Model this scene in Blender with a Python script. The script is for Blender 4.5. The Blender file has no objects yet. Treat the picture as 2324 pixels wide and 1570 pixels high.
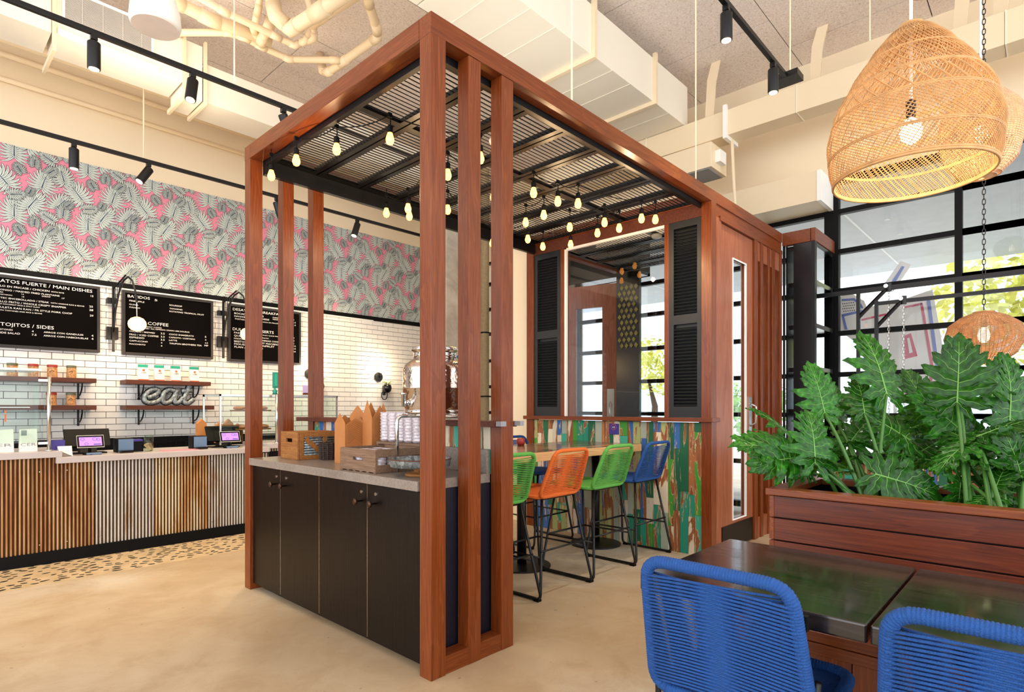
import bpy, bmesh, math, random
from mathutils import Vector, Matrix
random.seed(7)
PI = math.pi
C = bpy.context.scene.collection
SC = bpy.context.scene

# ---------------------------------------------------------------- camera, world, exposure
TH = math.atan2(1235.0, 1318.0)
cam_d = bpy.data.cameras.new('camera'); cam = bpy.data.objects.new('camera', cam_d); C.objects.link(cam)
cam.location = (0, 0, 1.25); cam.rotation_euler = (PI/2, 0, TH - PI/2)
cam_d.sensor_width = 36; cam_d.lens = 36*1318/2324; cam_d.shift_y = 140/2324; cam_d.clip_start = .02; cam_d.clip_end = 300
SC.camera = cam
SC.view_settings.view_transform = 'Standard'; SC.view_settings.look = 'None'
SC.view_settings.gamma = 1; SC.view_settings.use_curve_mapping = False
SC.view_settings.exposure = 0.75
SC.cycles.max_bounces = 8; SC.cycles.diffuse_bounces = 5; SC.cycles.glossy_bounces = 4
SC.cycles.transmission_bounces = 6; SC.cycles.transparent_max_bounces = 24
SC.cycles.caustics_reflective = False; SC.cycles.caustics_refractive = False
SC.cycles.sample_clamp_indirect = 6
W = bpy.data.worlds.new('sky'); SC.world = W; W.use_nodes = True
bg = W.node_tree.nodes['Background']; bg.inputs[0].default_value = (.93, .96, 1, 1); bg.inputs[1].default_value = 2.1
sun_d = bpy.data.lights.new('sun', 'SUN'); sun_d.energy = 2.0; sun_d.angle = math.radians(6); sun_d.color = (1, .95, .86)
sun = bpy.data.objects.new('sun', sun_d); C.objects.link(sun); sun.rotation_euler = (math.radians(48), 0, math.radians(118))

# ---------------------------------------------------------------- materials
def hx(h):
    h = h.lstrip('#'); v = [int(h[i:i+2], 16)/255 for i in (0, 2, 4)]
    return tuple((c/12.92 if c <= .04045 else ((c+.055)/1.055)**2.4) for c in v) + (1,)
class NT:
    def __init__(s, name):
        s.m = bpy.data.materials.new(name); s.m.use_nodes = True
        s.t = s.m.node_tree; s.b = s.t.nodes['Principled BSDF']
    def n(s, typ, **kw):
        o = s.t.nodes.new(typ)
        for k, v in kw.items():
            if k.startswith('i_'):
                key = k[2:]
                key = int(key) if key.isdigit() else key.replace('_', ' ')
                o.inputs[key].default_value = v
            else: setattr(o, k, v)
        return o
    def l(s, a, b): s.t.links.new(a, b)
    def coord(s, scale=(1, 1, 1), out='Object', rnd=False):
        tc = s.n('ShaderNodeTexCoord'); mp = s.n('ShaderNodeMapping'); mp.inputs['Scale'].default_value = scale
        s.l(tc.outputs[out], mp.inputs['Vector'])
        if rnd:
            oi = s.n('ShaderNodeObjectInfo'); mu = s.n('ShaderNodeMath', operation='MULTIPLY', i_1=37.0)
            s.l(oi.outputs['Random'], mu.inputs[0]); s.l(mu.outputs[0], mp.inputs['Location'])
        return mp.outputs[0]
    def noise(s, vec, scale=5, detail=4, dist=0, rough=.5):
        o = s.n('ShaderNodeTexNoise', i_Scale=scale, i_Detail=detail, i_Distortion=dist, i_Roughness=rough); s.l(vec, o.inputs['Vector']); return o.outputs['Fac']
    def ramp(s, fac, stops, interp='LINEAR'):
        o = s.n('ShaderNodeValToRGB'); r = o.color_ramp; r.interpolation = interp
        while len(r.elements) < len(stops): r.elements.new(.5)
        for e, (p, c) in zip(r.elements, stops): e.position = p; e.color = hx(c) if isinstance(c, str) else (c, c, c, 1)
        s.l(fac, o.inputs[0]); return o.outputs[0]
    def mix(s, fac, a, b, blend='MIX'):
        o = s.n('ShaderNodeMix', data_type='RGBA', blend_type=blend)
        for sock, v in ((o.inputs[0], fac), (o.inputs[6], a), (o.inputs[7], b)):
            if isinstance(v, (int, float)): sock.default_value = v
            elif isinstance(v, str): sock.default_value = hx(v)
            elif isinstance(v, tuple): sock.default_value = v
            else: s.l(v, sock)
        return o.outputs[2]
    def bump(s, h, strength=.3, dist=.01):
        o = s.n('ShaderNodeBump', i_Strength=strength, i_Distance=dist); s.l(h, o.inputs['Height']); s.l(o.outputs[0], s.b.inputs['Normal'])
    def set(s, **kw):
        for k, v in kw.items():
            i = s.b.inputs[k.replace('_', ' ')]
            if hasattr(v, 'links'): s.l(v, i)
            else: i.default_value = v
        return s
    def rndval(s, col, amt=.2):
        oi = s.n('ShaderNodeObjectInfo'); mr = s.n('ShaderNodeMapRange', i_3=1-amt, i_4=1+amt); s.l(oi.outputs['Random'], mr.inputs[0])
        hs = s.n('ShaderNodeHueSaturation'); s.l(mr.outputs[0], hs.inputs['Value']); s.l(col, hs.inputs['Color']); return hs.outputs[0]
def plain(name, c, rough=.5, metal=0, var=.06, nscale=6, bump=0, bscale=80, coat=0, spec=.5):
    t = NT(name); v = t.coord(); n = t.noise(v, nscale, 5)
    base = hx(c); lo = tuple(x*(1-var*2) for x in base[:3]) + (1,); hi = tuple(min(1, x*(1+var*2)) for x in base[:3]) + (1,)
    t.set(Base_Color=t.mix(n, lo, hi), Roughness=rough, Metallic=metal, Coat_Weight=coat, Specular_IOR_Level=spec)
    if bump: t.bump(t.noise(v, bscale, 3), bump)
    return t.m
def wood(name, c1, c2, c3, axis='Z', rough=.34, coat=.16, ring=1.0, rnd=False, bump=.06, var=0):
    t = NT(name); s = {'X': (.35, 3.2, 3.2), 'Y': (3.2, .35, 3.2), 'Z': (3.2, 3.2, .35)}[axis]
    v = t.coord(s, rnd=rnd); a = t.noise(v, 3.2*ring, 3, 1.2)
    w = t.n('ShaderNodeMath', operation='MULTIPLY', i_1=6.0); t.l(a, w.inputs[0])
    f = t.n('ShaderNodeMath', operation='FRACT'); t.l(w.outputs[0], f.inputs[0])
    s2 = {'X': (2, 60, 60), 'Y': (60, 2, 60), 'Z': (60, 60, 2)}[axis]; v2 = t.coord(s2, rnd=rnd); b = t.noise(v2, 2.4, 4)
    rings = t.ramp(f.outputs[0], [(0, .42), (.6, .55), (.93, .66), (1, .42)])
    fac = t.mix(.5, rings, b, 'MIX'); col = t.ramp(fac, [(.3, c1), (.52, c2), (.75, c3)])
    if var: col = t.rndval(col, var)
    t.set(Base_Color=col, Roughness=rough, Coat_Weight=coat, Coat_Roughness=.22, Specular_IOR_Level=.3)
    if bump: t.bump(b, bump, .004)
    return t.m
def emit(name, c, s):
    t = NT(name); t.set(Base_Color=hx(c), Emission_Color=hx(c), Emission_Strength=s, Roughness=.3); return t.m
def glass(name, tint='#eef6f4', refl=1.0):
    m = bpy.data.materials.new(name); m.use_nodes = True; t = m.node_tree; t.nodes.clear()
    o = t.nodes.new('ShaderNodeOutputMaterial'); mx = t.nodes.new('ShaderNodeMixShader'); tr = t.nodes.new('ShaderNodeBsdfTransparent'); gl = t.nodes.new('ShaderNodeBsdfGlossy')
    fr = t.nodes.new('ShaderNodeFresnel'); fr.inputs[0].default_value = 1.35*refl if refl > 1 else 1.45
    tr.inputs[0].default_value = hx(tint); gl.inputs['Roughness'].default_value = .02
    ge = t.nodes.new('ShaderNodeNewGeometry'); iv = t.nodes.new('ShaderNodeMath'); iv.operation = 'SUBTRACT'; iv.inputs[0].default_value = 1; t.links.new(ge.outputs['Backfacing'], iv.inputs[1]); ml = t.nodes.new('ShaderNodeMath'); ml.operation = 'MULTIPLY'; t.links.new(fr.outputs[0], ml.inputs[0]); t.links.new(iv.outputs[0], ml.inputs[1]); t.links.new(ml.outputs[0], mx.inputs[0]); t.links.new(tr.outputs[0], mx.inputs[1]); t.links.new(gl.outputs[0], mx.inputs[2]); t.links.new(mx.outputs[0], o.inputs[0]); return m
M = {}
MAH = ('#54240b', '#733511', '#8b4a21')
for ax in 'XYZ': M['wood'+ax] = wood('mahogany_'+ax, *MAH, axis=ax)
M['woodR'] = wood('mahogany_board', '#3a1508', '#5c240d', '#743619', axis='Y', rnd=True, rough=.38, ring=.8, var=.08)
M['doorwood'] = wood('door_wood', '#74391e', '#925234', '#a86a4a', axis='Z', ring=.6)  # paler, pinkish tone stands in for window reflections on the doors
M['darkwood'] = wood('shelf_walnut', '#3c1c12', '#5a2e20', '#70402c', axis='X', rough=.5, coat=0)
M['black'] = plain('black_paint', '#060607', .5, var=.1, spec=.15)
M['blackgloss'] = plain('black_gloss', '#08080b', .2, var=.1)
M['blackmetal'] = plain('black_powder_coat', '#0b0b0e', .42, .2)
M['louver'] = plain('louver_black', '#08090c', .4, var=.12, spec=.25)
M['shutter'] = plain('shutter_charcoal', '#14191c', .5, var=.1)
t = NT('cabinet_stain'); v = t.coord((60, 60, .8)); n = t.noise(v, 3, 3)
t.set(Base_Color=t.ramp(n, [(.3, '#080402'), (.7, '#150b06')]), Roughness=.33, Specular_IOR_Level=.2); t.bump(n, .25, .004); M['cabinet'] = t.m
t = NT('cabinet_navy'); v = t.coord((60, 60, .8)); n = t.noise(v, 3, 3)
t.set(Base_Color=t.ramp(n, [(.3, '#0c0b14'), (.7, '#161524')]), Roughness=.45); t.bump(n, .2, .004); M['navy'] = t.m
t = NT('quartz_worktop'); v = t.coord(); n = t.noise(v, 3, 6); n2 = t.noise(v, 90, 2)
t.set(Base_Color=t.mix(.25, t.ramp(n, [(.3, '#776b61'), (.7, '#8f8378')]), t.ramp(n2, [(.4, '#6a5f56'), (.6, '#9c9186')])), Roughness=.3); M['quartz'] = t.m
# floor
t = NT('polished_concrete'); v = t.coord(); a = t.noise(v, .55, 6, .6); b = t.noise(v, 3, 8, .4, .65); sp = t.noise(v, 110, 2); sp2 = t.noise(v, 22, 3)
col = t.ramp(a, [(.36, '#ad9474'), (.5, '#bda88a'), (.64, '#cabda8')]); col = t.mix(t.ramp(b, [(.42, 0.0), (.62, .6)]), col, '#a58a68')
col = t.mix(t.ramp(sp, [(.31, .5), (.37, 0.0)]), col, '#a58562'); col = t.mix(t.ramp(sp2, [(.25, .8), (.28, 0.0)]), col, '#7d6248')
t.set(Base_Color=col, Roughness=t.ramp(b, [(.3, .38), (.7, .55)])); t.bump(b, .08, .01); M['floor'] = t.m
M['quartz2'] = plain('pale_quartz', '#b3aaa8', .35, var=.04, nscale=8)
t = NT('terrazzo_band'); v = t.coord(); a = t.noise(v, 9, 5); t.set(Base_Color=t.ramp(a, [(.3, '#b39a74'), (.7, '#cdb48e')]), Roughness=.5); M['terrazzo'] = t.m
M['pebble'] = plain('dark_pebble', '#161c1a', .45, var=.25, nscale=30)
# ceiling
t = NT('wood_wool_ceiling'); v = t.coord(); a = t.noise(v, 62, 5, .8, .7); b = t.noise(v, .8, 3)
col = t.ramp(a, [(.30, '#a89486'), (.41, '#e4d2c6'), (.6, '#f5e9e1')]); t.set(Base_Color=t.mix(b, col, t.ramp(a, [(.30, '#a3948a'), (.42, '#ddd2c8'), (.6, '#efe7de')])), Roughness=.95); t.bump(a, .7, .01); M['ceil'] = t.m
M['cream'] = plain('cream_paint', '#f0dfc0', .6, var=.03, nscale=1.5)
M['duct'] = plain('duct_paint', '#eae3d2', .5, var=.025, nscale=1.2)
M['ductbeige'] = plain('duct_beige_paint', '#e6d3b2', .5, var=.03, nscale=1.2)
M['pipe'] = plain('pipe_paint', '#e8d2ae', .45, var=.04, nscale=2)
M['white'] = plain('white_paint', '#f2f0ea', .45, var=.02)
M['tile'] = plain('white_glazed_tile', '#f1ece6', .12, var=.03, nscale=9, coat=.3)
M['grout'] = plain('dark_grout', '#57504a', .9)
M['pink'] = plain('pink_paper', '#e88fa6', .75, var=.03)
M['leafpale'] = plain('print_leaf_pale', '#d9e4dd', .75, var=.03)
M['leafink'] = plain('print_ink', '#232c36', .75)
M['leafnavy'] = plain('print_navy', '#1e3a5a', .75)
M['menu'] = plain('letterboard_felt', '#080606', .95, var=.1, spec=.08)
M['menuframe'] = plain('board_frame', '#1f1b1c', .5)
M['letter'] = plain('white_letters', '#f4f1f0', .5)
def corrugated(name, stops, th):
    t = NT(name); v = t.coord((3, 3, .5)); a = t.noise(v, 1.6, 6, .5, .65); v2 = t.coord((30, 30, 2)); b = t.noise(v2, 1.3, 4)
    tc = t.n('ShaderNodeTexCoord'); sp = t.n('ShaderNodeSeparateXYZ'); t.l(tc.outputs['Generated'], sp.inputs[0])
    f = t.mix(.3, a, b); val = t.ramp(sp.outputs[1], [(.30, 0.0), (.85, 1.0)])     # rust sits in the valleys of the sheet
    col = t.mix(val, t.ramp(f, stops), t.ramp(f, [(.35, '#2e1408'), (.6, '#4e2a14')]))
    t.set(Base_Color=col, Metallic=.35, Roughness=.45); return t.m
M['corr'] = corrugated('rusty_corrugated', [(.34, '#7c4420'), (.45, '#b07c4a'), (.56, '#c9a270'), (.66, '#cfbb9c')], 0)
M['corr2'] = corrugated('silver_corrugated', [(.30, '#8a5228'), (.38, '#a98a66'), (.46, '#c9c2b4'), (.7, '#d9d8d2')], 0)
M['corr3'] = corrugated('golden_corrugated', [(.32, '#8a4a20'), (.44, '#c08a4a'), (.54, '#d8c498'), (.7, '#d9d0bc')], 0)
M['steel'] = plain('brushed_steel', '#c9c6c2', .24, 1, var=.05)
t = NT('hammered_steel'); v = t.coord(); a = t.noise(v, 38, 2); t.set(Base_Color=hx('#c8bcb2'), Metallic=1.0, Roughness=.16); t.bump(a, .5, .006); M['hammer'] = t.m
t = NT('galvanised_steel'); v = t.coord(); vo = t.n('ShaderNodeTexVoronoi', i_Scale=70.0); t.l(v, vo.inputs['Vector']); t.set(Base_Color=t.ramp(vo.outputs['Color'], [(.2, '#6f7678'), (.8, '#aab4b6')]), Metallic=.5, Roughness=.5); M['galv'] = t.m
M['chrome'] = plain('chrome', '#dcdcdc', .08, 1)
M['kraft'] = plain('kraft_board', '#b0713a', .7, var=.06, nscale=20)
M['crate'] = wood('crate_pine', '#6e3f1c', '#94602f', '#ad7a45', axis='Y', rough=.7, coat=0, ring=2)
M['cratedk'] = wood('crate_grey', '#5a4334', '#7a5f4a', '#917560', axis='Y', rough=.75, coat=0, ring=2)
M['wicker'] = plain('dark_wicker', '#2e1d14', .7, bump=.6, bscale=60)
M['rattan'] = plain('rattan', '#c4945e', .55, var=.22, nscale=25)
M['rattan2'] = plain('rattan_pale', '#c9a07c', .55, var=.22, nscale=25)
M['rattan3'] = plain('rattan_brown', '#a4744a', .55, var=.22, nscale=25)
M['bulb'] = emit('lamp_bulb', '#ffa03c', 7); M['bulbbig'] = emit('globe_bulb', '#ffe2b0', 9)
M['globe'] = emit('opal_globe', '#ffc070', 2.6)
M['lens'] = emit('spot_lens', '#ffe6b8', 6)
M['glow'] = emit('tube_lamp', '#fff8ea', 10)
def plastic(n, c, r=.45): M[n] = plain(n+'_plastic', c, r, var=.04)
for n, c in (('ropeblue', '#0a478c'), ('ropegreen', '#5cab45'), ('ropeorange', '#e06a1e')): M[n] = plain('rope_'+n[4:], c, .7, var=.12, nscale=60, bump=.5, bscale=420)
for n, c in (('red', '#a02a20'), ('teal', '#14806e'), ('green', '#3d8a35'), ('purple', '#3a2c86'), ('bagwhite', '#efe9e2'), ('bagteal', '#1f9a80'), ('orange', '#e05a20'), ('olive', '#5e5e44'), ('grey', '#8a8a8e'), ('screenblue', '#5f7896'), ('gold', '#8f8440'), ('pinkmat', '#e48a9c'), ('stop', '#c9c4bc')): plastic(n, c)
M['screen'] = emit('screen_lilac', '#a27adf', .35)
t = NT('copper_can'); v = t.coord((1, 1, 1)); a = t.noise(v, 70, 4, 1); t.set(Base_Color=t.ramp(a, [(.4, '#a8713f'), (.6, '#d6a169')]), Roughness=.5); M['can'] = t.m
t = NT('old_concrete'); v = t.coord(); a = t.noise(v, 2.2, 8, 1, .6); t.set(Base_Color=t.ramp(a, [(.3, '#a59a88'), (.5, '#cbc2b0'), (.7, '#ddd6c8')]), Roughness=.9); t.bump(a, .6, .03); M['column'] = t.m
M['rope'] = plain('jute_rope', '#a8916c', .9, var=.15, nscale=40, bump=.7, bscale=200)
t = NT('blackened_table'); v = t.coord((9, .9, 9), rnd=True); a = t.noise(v, 2, 5, 1.5); v2 = t.coord((50, 3, 50)); b = t.noise(v2, 1.5, 4)
t.set(Base_Color=t.ramp(t.mix(.5, a, b), [(.35, '#0b0908'), (.65, '#241a14')]), Roughness=t.ramp(a, [(.3, .14), (.7, .3)]), Coat_Weight=.5, Coat_Roughness=.08); t.bump(b, .18, .004); M['table'] = t.m
t = NT('reclaimed_top'); v = t.coord((.8, 9, 1), rnd=True); a = t.noise(v, 1.6, 6, 1); t.set(Base_Color=t.rndval(t.ramp(a, [(.36, '#1a1210'), (.43, '#4a2a1a'), (.48, '#1f4a52'), (.52, '#7c4a2a'), (.57, '#2e5a3a'), (.62, '#a87850')], ), .3), Roughness=.3, Coat_Weight=.5); M['bartop'] = t.m
M['paleedge'] = wood('pale_pine_edge', '#b78550', '#d3a56e', '#e2bd8c', axis='X', rough=.5, coat=.2)
# chipped paint planks
def chipped(n, c, th=.54):
    t = NT('painted_plank_'+n); v = t.coord((14, 14, 2.2), rnd=True); a = t.noise(v, .55, 5, 1.6, .6); v2 = t.coord((60, 60, 4), rnd=True); g = t.noise(v2, 1, 4)
    wd = t.ramp(g, [(.3, '#6b3a1a'), (.7, '#a9683a')]); cr = t.mix(.4, '#d9c7a0', wd)
    col = t.mix(t.ramp(a, [(th, 0.0), (th+.005, 1.0)]), t.mix(g, c, t.n('ShaderNodeRGB').outputs[0]) if 0 else c, cr)
    col = t.mix(t.ramp(a, [(th+.018, 0.0), (th+.024, 1.0)]), col, wd)
    t.set(Base_Color=t.rndval(col, .12), Roughness=.6); t.bump(a, .3, .004); return t.m
PL = [chipped('green', '#3f8d2c'), chipped('teal', '#1f8a70'), chipped('blue', '#2c5f9e'), chipped('cream', '#d9ccb4', .54), chipped('lime', '#a3ad6c'), chipped('forest', '#14603f'), chipped('wood', '#a8683a', .5), chipped('grey', '#a3ab9a', .6), chipped('aqua', '#3aa58c')]
# plant
t = NT('philodendron_leaf'); v = t.coord(); a = t.noise(v, 14, 4); col = t.rndval(t.ramp(a, [(.3, '#103a0c'), (.55, '#216013'), (.8, '#439023')]), .35)
t.set(Base_Color=col, Roughness=.3, Specular_IOR_Level=.32)
tr = t.n('ShaderNodeBsdfTranslucent'); t.l(t.mix(.4, col, '#6fb52a'), tr.inputs[0]); mx = t.n('ShaderNodeMixShader', i_0=.3); out = t.t.nodes['Material Output']
t.l(t.b.outputs[0], mx.inputs[1]); t.l(tr.outputs[0], mx.inputs[2]); t.l(mx.outputs[0], out.inputs[0]); M['leaf'] = t.m
M['vein'] = plain('leaf_vein', '#6c9c4a', .4); M['stem'] = plain('leaf_stalk', '#3c6a2a', .4, var=.1)
M['soil'] = plain('dark_soil', '#1a1410', .95, bump=.8, bscale=60)
M['glass'] = glass('window_glass', '#fbfdff'); M['glass2'] = glass('case_glass', '#f2faf6')
M['cup'] = plain('clear_cup_plastic', '#c9bfc3', .12, .3, var=.3, nscale=60, bump=.35, bscale=200)
M['pave'] = plain('pale_paving', '#d5d2cc', .8); M['facade'] = plain('facade_panel', '#e2e6ea', .5, var=.04, nscale=.5); M['facglass'] = plain('facade_glass', '#b8cad4', .15, var=.1, nscale=.4); M['soffit'] = plain('canopy_soffit', '#b4bcc6', .5)
M['foliage'] = plain('autumn_foliage', '#d6d06a', .7, var=.3, nscale=3); M['foliage2'] = plain('green_foliage', '#9cc07a', .7, var=.3, nscale=3); M['bark'] = plain('bark', '#4a3a2c', .9)
M['galvtop'] = plain('decal_cream', '#f0eadf', .6); M['decblue'] = plain('decal_blue', '#7585be', .6); M['decred'] = plain('decal_red', '#cf6074', .6)

# ---------------------------------------------------------------- mesh helpers
class MB:
    def __init__(s): s.v = []; s.f = []; s.m = []
    def add(s, vs, fs, m=0):
        o = len(s.v); s.v += [tuple(v) for v in vs]; s.f += [tuple(i+o for i in f) for f in fs]; s.m += [m]*len(fs); return s
    def box(s, x0, y0, z0, x1, y1, z1, m=0):
        if x0 > x1: x0, x1 = x1, x0
        if y0 > y1: y0, y1 = y1, y0
        if z0 > z1: z0, z1 = z1, z0
        return s.add([(x0,y0,z0),(x1,y0,z0),(x1,y1,z0),(x0,y1,z0),(x0,y0,z1),(x1,y0,z1),(x1,y1,z1),(x0,y1,z1)],
                     [(0,3,2,1),(4,5,6,7),(0,1,5,4),(1,2,6,5),(2,3,7,6),(3,0,4,7)], m)
    def obox(s, c, size, R, m=0):
        hx_, hy, hz = size[0]/2, size[1]/2, size[2]/2
        vs = [Vector(c) + R @ Vector(p) for p in ((-hx_,-hy,-hz),(hx_,-hy,-hz),(hx_,hy,-hz),(-hx_,hy,-hz),(-hx_,-hy,hz),(hx_,-hy,hz),(hx_,hy,hz),(-hx_,hy,hz))]
        return s.add(vs, [(0,3,2,1),(4,5,6,7),(0,1,5,4),(1,2,6,5),(2,3,7,6),(3,0,4,7)], m)
    def tube(s, pts, r, n=8, m=0, closed=False, caps=True):
        P = [Vector(p) for p in pts]; k = len(P); rs = r if isinstance(r, (list, tuple)) else [r]*k
        vs = []; up = None
        for i in range(k):
            if closed: d = (P[(i+1) % k]-P[i-1])
            else: d = P[min(i+1, k-1)]-P[max(i-1, 0)]
            d.normalize()
            if up is None:
                up = Vector((0, 0, 1)) if abs(d.z) < .9 else Vector((1, 0, 0))
            a = d.cross(up)
            if a.length < 1e-5: a = d.cross(Vector((.3, 1, .2)))
            a.normalize(); up = a.cross(d).normalized()
            for j in range(n):
                t = 2*PI*j/n; vs.append(P[i] + (a*math.cos(t)+up*math.sin(t))*rs[i])
        fs = []
        for i in range(k if closed else k-1):
            i2 = (i+1) % k
            for j in range(n): j2 = (j+1) % n; fs.append((i*n+j, i*n+j2, i2*n+j2, i2*n+j))
        if caps and not closed: fs.append(tuple(range(n))[::-1]); fs.append(tuple((k-1)*n+j for j in range(n)))
        return s.add(vs, fs, m)
    def lathe(s, prof, c=(0, 0, 0), n=24, m=0, axis='Z', sx=1, sy=1):
        vs = []; fs = []
        for r, z in prof:
            for j in range(n):
                t = 2*PI*j/n; x, y = r*math.cos(t)*sx, r*math.sin(t)*sy
                vs.append((c[0]+x, c[1]+y, c[2]+z) if axis == 'Z' else ((c[0]+x, c[1]+z, c[2]+y) if axis == 'Y' else (c[0]+z, c[1]+x, c[2]+y)))
        for i in range(len(prof)-1):
            for j in range(n): j2 = (j+1) % n; fs.append((i*n+j, i*n+j2, (i+1)*n+j2, (i+1)*n+j))
        fs.append(tuple(range(n))[::-1]); fs.append(tuple((len(prof)-1)*n+j for j in range(n)))
        return s.add(vs, fs, m)
    def prism(s, poly, a0, a1, plane='XZ', m=0):
        n = len(poly)
        def q(p, a): return (p[0], a, p[1]) if plane == 'XZ' else ((a, p[0], p[1]) if plane == 'YZ' else (p[0], p[1], a))
        return s.add([q(p, a0) for p in poly]+[q(p, a1) for p in poly], [tuple(range(n)), tuple(range(n, 2*n))[::-1]]+[(i, (i+1) % n, n+(i+1) % n, n+i) for i in range(n)], m)
    def mesh(s, name, mats, smooth=False):
        me = bpy.data.meshes.new(name); me.from_pydata(s.v, [], s.f)
        for mt in (mats if isinstance(mats, (list, tuple)) else [mats]): me.materials.append(mt)
        if any(s.m): me.polygons.foreach_set('material_index', s.m)
        if smooth: me.polygons.foreach_set('use_smooth', [True]*len(s.f))
        bm = bmesh.new(); bm.from_mesh(me); bmesh.ops.recalc_face_normals(bm, faces=bm.faces); bm.to_mesh(me); bm.free()
        return me
def rootloc(p):
    v = Vector((0, 0, 0))
    while p: v = v + p.location; p = p.parent
    return v
def obj(name, mb, mats, parent=None, bev=0, smooth=False, stuff=False, label=None, auto=False, local=False):
    me = mb if isinstance(mb, bpy.types.Mesh) else mb.mesh(name, mats, smooth or auto)
    o = bpy.data.objects.new(name, me); C.objects.link(o)
    if parent:
        o.parent = parent
        if not local: o.location = -rootloc(parent)
    if bev: b = o.modifiers.new('bevel', 'BEVEL'); b.width = bev; b.segments = 2; b.limit_method = 'ANGLE'
    if auto: o.data.set_sharp_from_angle(angle=math.radians(35))
    if stuff: o['kind'] = 'stuff'
    if label: o['label'] = label
    return o
def tag(o, label, cat, group=None):
    o['label'] = label; o['category'] = cat
    if group: o['group'] = group
    return o
def thing(name, label, cat, loc=(0, 0, 0), group=None):
    o = bpy.data.objects.new(name, None); C.objects.link(o); o.location = loc; o.empty_display_size = .1
    return tag(o, label, cat, group)
def struct(name, mb, mats, parent=None, **k):
    o = obj(name, mb, mats, parent, **k); o['kind'] = 'structure'; return o
def dup(root, loc, rotz=0, label=None, group=None, scale=None):
    r = root.copy(); C.objects.link(r); r.location = loc; r.rotation_euler = (0, 0, rotz)
    if scale: r.scale = (scale,)*3
    if label: r['label'] = label
    if group: r['group'] = group
    for ch in list(root.children):
        c = ch.copy(); C.objects.link(c); c.parent = r
        for g in list(ch.children): d = g.copy(); C.objects.link(d); d.parent = c
    return r
_tc = {}
def text_mb(mb, s, x0, z, width, y, vis=None, m=0, ratio_only=False, size=None):
    """letters on a wall facing -Y"""
    key = s
    if key not in _tc:
        cu = bpy.data.curves.new('t', 'FONT'); cu.body = s; cu.size = 1; cu.resolution_u = 2; cu.offset = .0
        o = bpy.data.objects.new('t', cu); me = bpy.data.meshes.new_from_object(o)
        _tc[key] = ([v.co.copy() for v in me.vertices], [tuple(p.vertices) for p in me.polygons]); bpy.data.objects.remove(o)
        bpy.data.meshes.remove(me)
    vs, fs = _tc[key]
    if not vs: return
    xa = min(v.x for v in vs); xb = max(v.x for v in vs)
    if vis:
        tmp = MB(); w = text_mb(tmp, vis, 0, 0, 1, 0, ratio_only=True); sc = width/w; x0 = x0 + width - sc*(xb-xa)
    else: sc = width/(xb-xa)
    size = size or (min(sc*.8, .069) if sc*.8 > .044 and len(s) > 3 else min(sc*.8, .033))
    if ratio_only: return xb-xa
    sz = size or sc
    mb.add([(x0+(v.x-xa)*sc, y, z+v.y*sz) for v in vs], fs, m)
# ================================================================ SETTING
CEIL = 5.12; XW = 7.05; YW = 7.9
floor = struct('floor', MB().box(-4, -4, -.1, 12.2, 9.2, 0), M['floor'])
# inlaid band of dark chips in front of the counter
obj('terrazzo_band', MB().box(-1, 5.22, -.005, 4.2, 5.93, .0015), M['terrazzo'], floor)
rp = random.Random(3); n_p = 0
def chip(seed):
    r = random.Random(seed); n = 7; poly = [((.5+.5*r.random())*math.cos(2*PI*i/n)*.032, (.5+.5*r.random())*math.sin(2*PI*i/n)*.014) for i in range(n)]
    return MB().prism(poly, 0, .0022, 'XY').mesh('pebble', M['pebble'])
chips = [chip(i) for i in range(6)]
pts = []
for _ in range(9000):
    p = (rp.uniform(.35, 3.1), rp.uniform(5.24, 5.88))
    if all((p[0]-q[0])**2*.5+(p[1]-q[1])**2 > .0021 for q in pts): pts.append(p)
    if len(pts) >= 290: break
for p in pts:
    o = bpy.data.objects.new('pebble', rp.choice(chips)); C.objects.link(o); o.parent = floor; o.location = (p[0], p[1], .0014)
    o.rotation_euler = (0, 0, rp.uniform(-.6, .6)); s = rp.uniform(.7, 1.25); o.scale = (s, s*rp.uniform(.8, 1.3), 1)
ceiling = struct('ceiling', MB().box(-4, -4, CEIL+.02, XW+.3, YW+.3, CEIL+.12), plain('ceiling_seam', '#5a4a40', .9))
nb = 0; bx = {}
for i in range(-3, 10):
    for j in range(-2, 8):
        w, h = 1.19, 1.19; x0 = -3.6+i*1.2+(.6 if j % 2 else 0)+3.0; y0 = -1.5+j*1.2
        if x0 > XW or y0 > YW: continue
        obj('ceiling_panel', MB().box(x0, y0, CEIL, min(x0+w, XW), min(y0+h, YW), CEIL+.03), M['ceil'], ceiling)
# ---- back wall (menus) : plane y = 7.9
wall_back = struct('wall_back', MB().box(-4, YW+.012, 0, XW+.2, YW+.15, CEIL+.02), M['grout'])
obj('painted_upper_wall', MB().box(-4, YW-.01, 3.965, XW, YW+.02, CEIL), M['cream'], wall_back)
TZ0, TH_, TL = .78, .0712, .1962
tm = MB().box(0, 0, 0, TL-.006, .014, TH_-.006).mesh('wall_tile', M['tile'])
cells = []
for r in range(26):
    for c in range(-12, 33):
        x = c*TL + (TL/2 if r % 2 else 0); z = TZ0+r*TH_
        if z+TH_ > 2.66: continue
        hid = any(a < x and x+TL < b and z0 < z and z+TH_ < z1 for a, b, z0, z1 in ((-1, 1.6, 1.87, 2.6), (1.81, 2.8, 1.87, 2.6), (2.98, 3.98, 1.86, 2.6)))
        vis = x > .5 and x < 5.5 and z > .84 and not hid
        cells.append((0 if vis else 1, x*x, x, z))
cells.sort(); rest = MB()
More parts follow.
